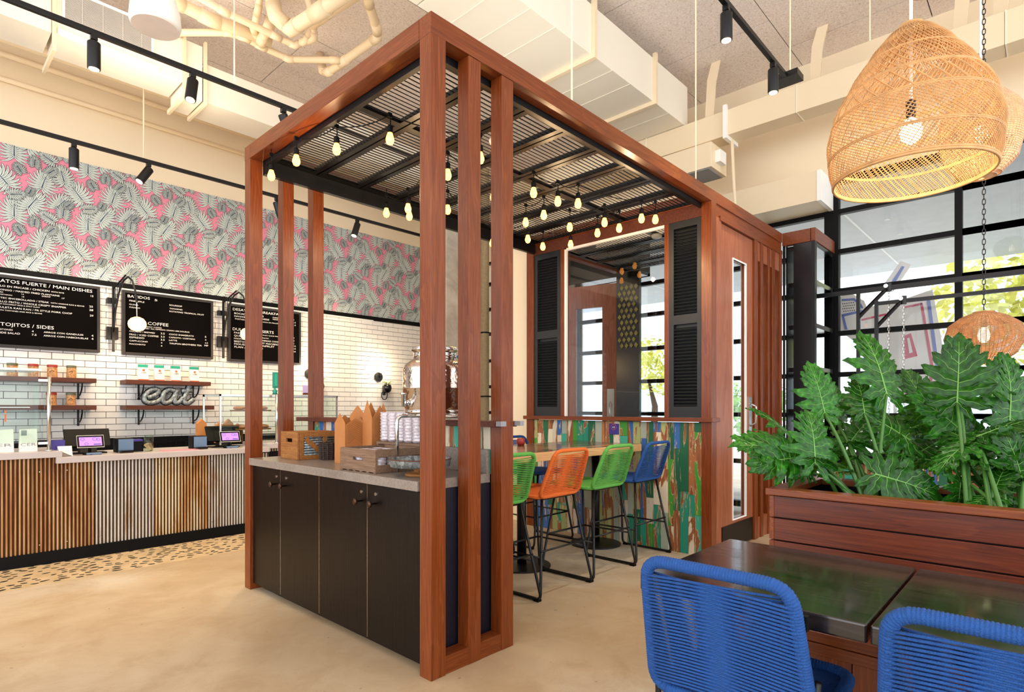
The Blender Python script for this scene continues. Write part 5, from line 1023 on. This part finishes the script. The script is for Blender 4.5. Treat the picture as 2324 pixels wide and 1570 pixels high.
def fillet(pts, r=.03, n=4):
    out = [Vector(pts[0])]
    for a, p, b in zip(pts[:-2], pts[1:-1], pts[2:]):
        a, p, b = Vector(a), Vector(p), Vector(b); s, e = p+(a-p).normalized()*r, p+(b-p).normalized()*r
        for j in range(n+1): t = j/n; out.append(s*(1-t)**2+p*2*t*(1-t)+e*t*t)
    return out+[Vector(pts[-1])]
def make_stool(mat, lab):
    t = thing('bar_stool', lab, 'stool', (0, 0, 0), 'rope bar stools at the high table'); make_seat(t, mat, .655, .965, .43, .36, .40, .115, False, -.17)
    for s in (-1, 1):
        side = [(-.16, s*.17, .645), (-.245, s*.285, .012), (.245, s*.285, .012), (.19, s*.17, .65)]
        obj('side_frame', MB().tube(fillet(side, .045), .0095, 8), M['blackmetal'], t, smooth=True, local=True); obj('leg', MB().tube([(-.15, s*.15, .64), (.0, s*.16, .635), (.2, s*.16, .645)], .009, 8), M['blackmetal'], t, local=True)
        obj('glide', MB().box(-.235, s*.285-.012, 0, -.195, s*.285+.012, .014).box(.195, s*.285-.012, 0, .235, s*.285+.012, .014), M['black'], t, local=True)
    z = .27; f = 1-(z-.012)/.633; ya = .17+.115*f; xa = -.16-.085*f; xb_ = .19+.055*f
    obj('footrest', MB().tube([(xb_, ya, z), (xb_, -ya, z)], .008, 8).tube([(xa, ya, z), (xb_, ya, z)], .007, 8).tube([(xa, -ya, z), (xb_, -ya, z)], .007, 8).tube([(xa, ya, z+.04), (xa, -ya, z+.04)], .007, 8), M['blackmetal'], t, smooth=True, local=True)
    obj('under_rail', MB().tube([(-.15, -.16, .637), (-.15, .16, .637)], .008, 8).tube([(.15, -.16, .64), (.15, .16, .64)], .008, 8), M['blackmetal'], t, local=True)
    return t
SG = 'rope bar stools at the high table'
g0 = make_stool('ropegreen', 'green rope bar stool half hidden behind the nearest pergola post, leftmost in front'); g0.location = (2.57, 2.66, 0); g0.rotation_euler = (0, 0, PI/2)
o0 = make_stool('ropeorange', 'orange rope bar stool, the only orange one'); o0.location = (3.13, 2.66, 0); o0.rotation_euler = (0, 0, PI/2)
b0 = make_stool('ropeblue', 'blue rope bar stool in front of the table, nearest the painted plank wall'); b0.location = (4.30, 2.66, 0); b0.rotation_euler = (0, 0, PI/2)
dup(g0, (3.72, 2.66, 0), PI/2, 'green rope bar stool between the orange and the blue one', SG)
dup(g0, (3.35, 3.62, 0), -PI/2, 'green rope bar stool on the far side of the table', SG)
dup(b0, (4.15, 3.60, 0), -PI/2, 'blue rope bar stool on the far side, its back above the table top', SG)
dup(b0, (2.75, 3.62, 0), -PI/2, 'blue rope bar stool on the far side nearest the station', SG)
def make_chair(lab):
    t = thing('dining_chair', lab, 'chair', (0, 0, 0), 'blue rope dining chairs'); make_seat(t, 'ropeblue', .45, .835, .43, .378, .42, .10, True, -.20)
    for s in (-1, 1):
        side = [(-.22, s*.225, .60), (-.20, s*.2, .44), (-.26, s*.25, .012), (.21, s*.25, .012), (.17, s*.2, .44)]
        obj('side_frame', MB().tube(fillet(side, .04), .009, 8), M['blackmetal'], t, smooth=True, local=True); obj('glide', MB().box(-.24, s*.25-.012, 0, -.2, s*.25+.012, .014), M['black'], t, local=True)
        obj('bolt', MB().box(-.268, s*.208-.006, .73, -.25, s*.208+.006, .765), M['black'], t, local=True)
    obj('under_rail', MB().tube([(-.18, -.2, .432), (-.18, .2, .432)], .008, 8).tube([(.15, -.2, .44), (.15, .2, .44)], .008, 8), M['blackmetal'], t, local=True)
    return t
ch = make_chair('blue rope dining chair in front, fully seen from behind at the left table'); ch.location = (1.715, .635, 0); ch.rotation_euler = (0, 0, 0)
dup(ch, (1.70, .062, 0), 0, 'blue rope dining chair cut by the right frame edge, at the second table')
dup(ch, (1.70, .062, 0), 0) if 0 else None
# ================================================================ DINING TABLES, BENCH
def table(y0, y1, lab, x0=1.535, x1=2.19):
    t = thing('dining_table', lab, 'table', ((x0+x1)/2, (y0+y1)/2, 0), 'black dining tables'); r = random.Random(int(y0*100))
    obj('tabletop', MB().box(x0, y0, .705, x1, y1, .75), M['table'], t, bev=.005)
    obj('pedestal', MB().tube([((x0+x1)/2, (y0+y1)/2, .02), ((x0+x1)/2, (y0+y1)/2, .705)], .035, 16), M['blackmetal'], t, smooth=True); obj('foot_plate', MB().box((x0+x1)/2-.22, (y0+y1)/2-.22, 0, (x0+x1)/2+.22, (y0+y1)/2+.22, .02), M['blackmetal'], t, bev=.004)
table(.318, .912, 'black lacquered wood table with the fully visible chair'); table(-.30, .312, 'black lacquered wood table at the right frame edge'); 
bn = thing('bench', 'fixed mahogany bench with planked front behind the black tables', 'bench', (2.4, -.3, 0))
obj('seat_board', MB().box(2.14, -2, .455, 2.61, .93, .49), M['woodY'], bn, bev=B_); obj('edge_trim', MB().box(2.135, -2, .415, 2.16, .93, .455), M['woodY'], bn, bev=B_); obj('carcass', MB().box(2.17, -2, 0, 2.60, .92, .455), M['black'], bn)
y = -1.98
while y < .9: obj('front_plank', MB().box(2.152, y, .06, 2.17, min(y+.127, .93), .413), M['doorwood'] if 0 else wood_plank if 'wood_plank' in globals() else M['woodZ'], bn, bev=.001); y += .13
# ================================================================ PLANTER AND PHILODENDRONS
pl = thing('planter_box', 'long mahogany slatted planter box behind the bench', 'planter', (2.9, -.5, 0)); PX0, PX1, PY1, PY0 = 2.62, 3.20, .915, -2.0
obj('cap_rail', MB().box(PX0-.02, PY0, .872, PX0+.065, PY1+.01, .90).box(PX1-.065, PY0, .872, PX1+.02, PY1+.01, .90).box(PX0+.065, PY1-.07, .872, PX1-.065, PY1+.01, .90), M['woodY'], pl, bev=B_)
for i in range(8):
    z1 = .868-i*.0975; obj('board', MB().box(PX0, PY0, z1-.091, PX0+.018, PY1-.02, z1), M['woodR'], pl, bev=.0015); obj('board', MB().box(PX1-.018, PY0, z1-.091, PX1, PY1-.02, z1), M['woodR'], pl)
    obj('end_board', MB().box(PX0, PY1-.02, z1-.091, PX1, PY1, z1), M['woodX'], pl, bev=.0015)
obj('liner', MB().box(PX0+.02, PY0, .02, PX0+.04, PY1-.025, .87).box(PX1-.04, PY0, .02, PX1-.02, PY1-.025, .87).box(PX0+.04, PY1-.045, .02, PX1-.04, PY1-.025, .87), M['black'], pl); obj('soil', MB().box(PX0+.04, PY0, .70, PX1-.04, PY1-.045, .78), M['soil'], pl, stuff=True)
def leaf_mesh(seed):
    """pinnately lobed leaf: stalk joint at the origin, tip near (1,0), normal +Z"""
    r = random.Random(seed); mb = MB(); NU, NV = 12, 3
    def zz(x, y, e, k): return .30*abs(y)-1.0*y*y-.30*max(0, x-.3)**2-.10*max(0, -x)+e*(.020*math.sin(k*2.3+seed)+.014*math.sin(k*5.1+seed*3))
    segs = [(0, .05, 146, .40), (.05, .12, 112, .47), (.12, .23, 88, .52), (.23, .36, 70, .52), (.36, .50, 56, .46), (.50, .64, 46, .38), (.64, .78, 37, .30)]
    for sd in (1, -1):
        L = [(a+ .015*(sd > 0), b+.015*(sd > 0), math.radians(g+r.uniform(-5, 5)), l*r.uniform(.88, 1.1)) for a, b, g, l in segs]
        sin_ = []
        for i in range(len(L)+1):
            if i == 0: m = (0., 0.); S = (-.07, .05)
            elif i == len(L): m = (L[-1][1], 0.); S = (m[0]+.07, .075)
            else:
                m = (L[i][0], 0.); ga = (L[i-1][2]+L[i][2])/2; ln = min(L[i-1][3], L[i][3])*r.uniform(.24, .34); S = (m[0]+ln*math.cos(ga), ln*math.sin(ga))
            sin_.append((m, S))
        for i, (a, b, g, ln) in enumerate(L):
            mc = (a+b)/2; T = (mc+ln*math.cos(g-.10), ln*math.sin(g-.10)); (m0, S0), (m1, S1) = sin_[i], sin_[i+1]
            ax = (math.cos(g), math.sin(g)); nx = (-ax[1], ax[0]); vs = []
            for k in range(NU+1):
                u = k/NU
                def edge(m, S, sgn):
                    if u <= .3: t = u/.3; return (m[0]+(S[0]-m[0])*t, m[1]+(S[1]-m[1])*t), 0
                    t = (u-.3)/.7; bx_, by_ = S[0]+(T[0]-S[0])*t, S[1]+(T[1]-S[1])*t
                    bul = .046*math.sin(PI*t)**.8+.022*max(0, math.sin(PI*3*t+1.2*sgn)) if t < .97 else 0
                    return (bx_+nx[0]*bul*sgn, by_+nx[1]*bul*sgn), t
                (p0, t0), (p1, t1) = edge(m0, S0, 1), edge(m1, S1, -1)
                for v in range(NV*2+1):
                    w = v/(NV*2); x = p0[0]+(p1[0]-p0[0])*w; y = p0[1]+(p1[1]-p0[1])*w; e = abs(w-.5)*2
                    z = zz(x, y, (t0*.8+.1)*e+.5*t0*t0, k+v*.4+i*3)-.018*(1-e)*math.sin(PI*min(1, u*1.2)); vs.append((x, sd*y, z))
            W_ = NV*2+1; mb.add(vs, [(k*W_+v, k*W_+v+1, (k+1)*W_+v+1, (k+1)*W_+v) for k in range(NU) for v in range(W_-1)], 0)
            mb.tube([Vector(vs[k*W_+NV])+Vector((0, 0, .004)) for k in range(0, NU-1)], [.0065*(1-.075*k) for k in range(NU-1)], 4, 1, caps=False)
    m = segs[-1][1]; vs = []
    for k in range(7):
        u = k/6; w = (.075*(1-u)+.04*math.sin(PI*u))*(1 if k < 6 else 0)
        for v in (-1, -.5, 0, .5, 1): x = m+.07*abs(v)*(1-u)+(1.04-m)*u; vs.append((x, w*v, zz(x, w*v, abs(v)*u, k)-.01*(1-abs(v))))
    mb.add(vs, [(k*5+v, k*5+v+1, (k+1)*5+v+1, (k+1)*5+v) for k in range(6) for v in range(4)], 0)
    mb.tube([(x/10, 0, zz(x/10, 0, 0, 0)+.003) for x in range(0, 10)], [.014-.0012*k for k in range(10)], 5, 1, caps=False)
    return mb.mesh('leaf', [M['leaf'], M['vein']], True)
LM = [leaf_mesh(i*3+1) for i in range(4)]
LEAVES=[((2.965,0.785,1.223),(-0.18,0.07,0.98),(-0.65,-0.76,-0.07),0.26,0,0),((2.803,0.84,1.037),(-0.8,0.48,0.36),(-0.24,-0.81,0.53),0.34,0,1),((2.721,0.826,1.031),(-0.93,0.37,-0.03),(-0.27,-0.61,0.74),0.26,0,2),((2.717,0.757,1.009),(0.12,-0.13,0.98),(-0.77,-0.64,0.01),0.27,0,3),((3.219,0.586,1.313),(0.02,-0.03,1.0),(-0.75,-0.67,0.0),0.34,0,0),((3.114,0.655,1.223),(0.19,0.06,0.98),(-0.72,-0.67,0.17),0.24,0,1),((3.26,0.324,1.27),(-0.19,-0.06,0.98),(-0.68,-0.71,-0.17),0.34,1,2),((3.389,0.332,1.342),(0.76,-0.56,0.34),(-0.55,-0.28,0.78),0.36,1,3),((3.296,0.504,1.094),(-0.53,0.69,0.5),(-0.38,-0.71,0.59),0.34,0,1),((2.892,0.57,0.965),(0.37,-0.9,-0.24),(-0.77,-0.44,0.46),0.3,0,0),((3.41,0.309,1.127),(-0.52,0.56,0.64),(-0.31,-0.83,0.47),0.3,1,1),((3.19,0.252,1.123),(0.38,-0.79,0.48),(-0.73,0.06,0.68),0.3,1,2),((3.189,0.253,1.119),(-0.81,0.49,-0.33),(-0.52,-0.32,0.8),0.26,1,3),((3.419,0.154,1.181),(0.12,-0.13,0.98),(-0.8,-0.6,0.02),0.34,1,0),((3.082,0.294,0.943),(-0.25,-0.12,-0.96),(-0.71,-0.66,0.26),0.21,1,1),((3.137,0.162,0.913),(0.35,-0.88,-0.32),(-0.75,-0.47,0.46),0.22,1,2),((3.152,0.732,1.069),(0.34,-0.36,0.87),(-0.88,-0.45,0.16),0.24,0,3),((2.967,0.856,0.947),(-0.76,0.56,0.34),(-0.26,-0.73,0.63),0.18,0,0),((3.377,0.491,1.027),(0.52,-0.56,0.64),(-0.85,-0.26,0.47),0.26,0,1),((3.466,0.25,0.973),(-0.12,0.13,0.98),(-0.65,-0.76,0.02),0.26,1,2),((3.416,0.376,0.989),(-0.67,0.72,0.17),(-0.44,-0.58,0.69),0.26,1,3),((3.226,0.798,1.173),(0.36,-0.13,0.93),(-0.83,-0.49,0.25),0.26,0,2),((3.467,0.541,0.953),(0.46,-0.24,0.85),(-0.84,-0.42,0.34),0.26,0,0),((3.511,0.421,1.088),(0.4,-0.3,0.86),(-0.88,-0.38,0.28),0.26,1,1),((3.23,0.721,0.958),(-0.23,0.25,0.94),(-0.48,-0.87,0.11),0.22,0,2),((3.432,0.14,1.023),(0.21,-0.48,0.85),(-0.97,-0.2,0.13),0.28,1,3),((3.008,0.958,1.12),(-0.34,0.36,0.87),(-0.23,-0.93,0.3),0.24,0,0),((3.354,0.662,1.085),(0.64,-0.69,0.34),(-0.61,-0.19,0.77),0.26,0,1),((3.753,0.236,1.305),(0.46,-0.24,0.85),(-0.84,-0.42,0.34),0.28,1,2),((3.542,0.461,1.217),(-0.1,0.36,0.93),(-0.61,-0.76,0.23),0.26,1,0),((3.028,0.571,0.875),(-0.47,0.0,-0.88),(-0.72,-0.58,0.38),0.14,0,3),((3.222,0.217,0.861),(0.07,-0.58,-0.81),(-0.6,-0.67,0.42),0.16,1,1),((3.193,0.102,0.95),(-0.36,0.13,0.93),(-0.49,-0.87,-0.07),0.24,1,3),((3.68,0.387,1.172),(-0.54,0.83,0.17),(-0.52,-0.48,0.71),0.26,1,2)]

pbase = [(2.92, .60, .77), (2.9, .16, .77)]
phs = [thing('philodendron', lb, 'plant', pbase[i]) for i, lb in enumerate(('large split-leaf philodendron at the left end of the planter', 'large split-leaf philodendron at the right, under the round wicker pendant'))]
rl = random.Random(12)
for (B0, D, Nn, sz, ip, var) in LEAVES:
    root = phs[ip]; X = Vector(D).normalized(); Z = Vector(Nn); Z = (Z-X*Z.dot(X)).normalized(); Y = Z.cross(X)
    R = Matrix((X, Y, Z)).transposed().to_4x4(); o = bpy.data.objects.new('leaf', LM[var]); C.objects.link(o); o.parent = root
    o.matrix_local = Matrix.Translation(Vector(B0)-root.location) @ R @ Matrix.Rotation(rl.uniform(-.7, .7), 4, 'X') @ Matrix.Rotation(rl.uniform(-.15, .35), 4, 'Y') @ Matrix.Diagonal((sz*rl.uniform(.86, 1.02), sz*rl.uniform(.86, 1.04), sz, 1))
    b = Vector(pbase[ip])+Vector((rl.uniform(-.08, .08), rl.uniform(-.1, .1), 0)); e = Vector(B0); mid = b*.5+e*.5+Vector((rl.uniform(-.02, .02), 0, .07))
    pts = [b*(1-t)**2+mid*2*t*(1-t)+e*t*t for t in [k/8 for k in range(9)]]
    obj('stalk', MB().tube(pts, [.0105-.0006*k for k in range(9)], 7), M['stem'], root, smooth=True)
    for q in range(1):   # a young leaf filling the crown
        if rl.random() < .75:
            o2 = bpy.data.objects.new('leaf', LM[rl.randrange(4)]); C.objects.link(o2); o2.parent = root; f = rl.uniform(.45, .8); c = b*(1-f)**2+mid*2*f*(1-f)+e*f*f+Vector((rl.uniform(0, .12), rl.uniform(-.1, .1), 0)); s2 = rl.uniform(.12, .2)
            o2.matrix_local = Matrix.Translation(c-root.location) @ Matrix.Rotation(rl.uniform(0, 6.28), 4, 'Z') @ Matrix.Rotation(rl.uniform(-.9, .3), 4, 'Y') @ Matrix.Diagonal((s2, s2, s2, 1))
for i, root in enumerate(phs): obj('root_crown', MB().lathe([(.07, -.02), (.06, .03), (.03, .06)], pbase[i], 12), M['stem'], root, smooth=True)
# ================================================================ PENDANTS
def prof_r(prof, h):
    for (h0, r0), (h1, r1) in zip(prof[:-1], prof[1:]):
        if h0 <= h <= h1: t = (h-h0)/(h1-h0); t = t*t*(3-2*t)*.35+t*.65; return r0+(r1-r0)*t
    return prof[-1][1]
def weave(c, prof, nA, twA, nB, twB, rs, seg=26, ring_hs=(), m=0):
    mb = MB(); H0, H1 = prof[0][0], prof[-1][0]
    for n, tw, off in ((nA, twA, .0), (nB, twB, .002)):
        for i in range(n):
            a0 = 2*PI*i/n+random.uniform(-.02, .02); pts = []
            for k in range(seg+1): h = H0+(H1-H0)*k/seg; r = prof_r(prof, h)+off+random.uniform(-.001, .001); a = a0+tw*k/seg; pts.append((c[0]+r*math.cos(a), c[1]+r*math.sin(a), c[2]+h))
            mb.tube(pts, rs, 4, caps=False)
    for h in ring_hs: r = prof_r(prof, h)+.001; mb.tube([(c[0]+r*math.cos(a), c[1]+r*math.sin(a), c[2]+h) for a in [2*PI*k/48 for k in range(48)]], rs*1.1, 4, closed=True)
    return mb
def ring(c, r, h, w): return MB().tube([(c[0]+r*math.cos(a), c[1]+r*math.sin(a), c[2]+h) for a in [2*PI*k/56 for k in range(56)]], w, 6, closed=True)
def pendant_parts(t, c, hb, cordtop, r=.035):
    obj('bulb', MB().lathe([(.012, -.05), (r*.8, -.03), (r, 0), (r*.7, .035), (.014, .05)], (c[0], c[1], hb), 20), M['bulbbig'], t, smooth=True); obj('socket', MB().lathe([(.016, .05), (.018, .12)], (c[0], c[1], hb), 12), M['blackmetal'], t)
    if cordtop: obj('cord', MB().tube([(c[0], c[1], hb+.12), (c[0], c[1], cordtop)], .006, 6), M['white'], t)
c = (2.76, .42, 2.161); PR = [(0, .268), (.06, .283), (.17, .291), (.28, .265), (.39, .208), (.50, .135), (.57, .075), (.605, .03)]
t = thing('basket_pendant', 'large tapering woven rattan basket pendant at the upper right', 'pendant lamp', c, 'woven pendant lamps')
obj('woven_strands', weave(c, PR, 170, 1.5, 0, 0, .0016, 26), M['rattan'], t, stuff=True, smooth=True)
cross = MB()
for (ha, hb2, n, tw) in ((.0, .10, 110, -.55), (.10, .235, 90, -.75), (.235, .34, 30, -.35), (.34, .60, 60, -1.1)):
    for i in range(n):
        a0 = 2*PI*i/n; pts = []
        for k in range(9): h = ha+(hb2-ha)*k/8; r = prof_r(PR, h)+.003; a = a0+tw*k/8; pts.append((c[0]+r*math.cos(a), c[1]+r*math.sin(a), c[2]+h))
        cross.tube(pts, .0017 if n != 30 else .003, 4, caps=False)
obj('cross_strands', cross, M['rattan'], t, stuff=True, smooth=True)
for h, w in ((.0, .006), (.008, .005), (.10, .0035), (.106, .003), (.235, .0035), (.242, .003), (.335, .0035), (.342, .003), (.45, .003), (.60, .006)): obj('rim_ring', ring(c, prof_r(PR, h)+.002, h, w), M['rattan'], t, smooth=True)
pendant_parts(t, c, 2.345, CEIL, .04); lamp('POINT', (2.76, .42, 2.25), 5, (1, .84, .62), size=.03)
c = (4.228, .314, 2.80); t = thing('basket_pendant', 'onion-shaped rattan pendant partly hidden behind the large basket', 'pendant lamp', c, 'woven pendant lamps')
PR2 = [(-.25, .02), (-.235, .09), (-.15, .165), (0, .198), (.13, .18), (.22, .11), (.255, .03)]
obj('woven_strands', weave(c, PR2, 64, .0, 0, 0, .0028, 20, [(-.25+i*.0105) for i in range(48)]), M['rattan2'], t, stuff=True, smooth=True); pendant_parts(t, c, 2.80, CEIL); lamp('POINT', (4.228, .314, 2.72), 5, (1, .78, .48))
c = (4.627, .327, 1.679); t = thing('globe_pendant', 'flattened brown wicker globe pendant hanging on a dark chain', 'pendant lamp', c, 'woven pendant lamps')
PR3 = [(-.16, .05), (-.145, .09), (-.09, .16), (0, .20), (.08, .18), (.13, .12), (.16, .05)]
obj('woven_strands', weave(c, PR3, 56, .0, 0, 0, .0024, 18, [(-.16+i*.0078) for i in range(42)]), M['rattan3'], t, stuff=True, smooth=True); obj('rim_ring', ring(c, .05, .16, .007), M['rattan3'], t); pendant_parts(t, c, 1.70, None, .032)
chain(t, c[0], c[1], 1.86, 4.2, bl); obj('cord', MB().tube([(c[0], c[1], 4.2), (c[0], c[1], CEIL)], .006, 6), M['white'], t); lamp('POINT', (4.627, .327, 1.62), 3, (1, .78, .48))
c = (3.50, .455, 3.47); t = thing('globe_pendant', 'brown wicker pendant of which only the bottom shows at the top frame edge', 'pendant lamp', c, 'woven pendant lamps')
obj('woven_strands', weave(c, PR3, 56, .0, 0, 0, .003, 16, [(-.16+i*.0085) for i in range(38)]), M['rattan3'], t, stuff=True, smooth=True); pendant_parts(t, c, 3.47, CEIL)
# ================================================================ STRING LIGHTS
STR = [[(1.72, 3.80, 2.80), (1.722, 3.456, 2.80), (1.812, 3.131, 2.80), (1.951, 2.787, 2.80), (2.353, 2.46, 2.72)],
       [(2.533, 3.664, 2.72), (2.693, 3.595, 2.72), (2.586, 3.468, 2.72), (2.456, 3.103, 2.72), (2.382, 2.785, 2.72), (2.846, 2.842, 2.72), (2.98, 2.591, 2.72), (3.224, 2.576, 2.72), (3.357, 2.498, 2.72), (3.957, 2.337, 2.72), (4.05, 2.27, 2.72)],
       [(2.803, 3.277, 2.72), (3.64, 3.652, 2.72), (3.766, 3.341, 2.72), (3.416, 3.053, 2.72), (3.378, 2.835, 2.72), (3.751, 2.874, 2.72), (3.841, 2.599, 2.72), (4.044, 2.595, 2.72), (4.032, 2.799, 2.72), (4.149, 3.169, 2.72), (4.033, 3.396, 2.72)]]
for si, (pts, lb) in enumerate(zip(STR, ('string of warm bulbs along the front left of the pergola roof', 'string of warm bulbs crossing the pergola roof to the right beam', 'string of warm bulbs over the bar table near the screen wall'))):
    t = thing('string_lights', lb, 'string lights', pts[0], 'string lights under the pergola roof'); tops = [Vector((p[0], p[1], p[2]+.125)) for p in pts]; cable = MB()
    for a, b in zip(tops[:-1], tops[1:]): cable.tube([a, a*.75+b*.25+Vector((0, 0, -.02)), a*.5+b*.5+Vector((0, 0, -.028)), a*.25+b*.75+Vector((0, 0, -.02)), b], .0035, 5)
    cable.tube([tops[0], tops[0]+Vector((0, .0, .045))], .003, 5); obj('cable', cable, M['black'], t, smooth=True)
    for p in pts:
        q = Vector(p); h = obj('bulb_holder', MB().tube([q+Vector((0, 0, .125)), q+Vector((.004, 0, .09)), q+Vector((0, 0, .06))], .0035, 5).lathe([(.012, .066), (.017, .058), (.017, .028), (.0185, .024)], q, 12).box(q.x-.012, q.y-.006, q.z+.115, q.x+.012, q.y+.006, q.z+.14), M['black'], t, smooth=False)
        obj('bulb', MB().lathe([(.013, .026), (.016, .015), (.0235, -.008), (.024, -.02), (.017, -.038), (.004, -.045)], q, 16), M['bulb'], h, smooth=True)
for p in ((1.85, 3.3, 2.66), (2.5, 3.2, 2.6), (3.3, 2.7, 2.6), (3.9, 3.1, 2.6), (4.05, 2.5, 2.6)): lamp('POINT', p, 6, (1, .68, .36), size=.02)
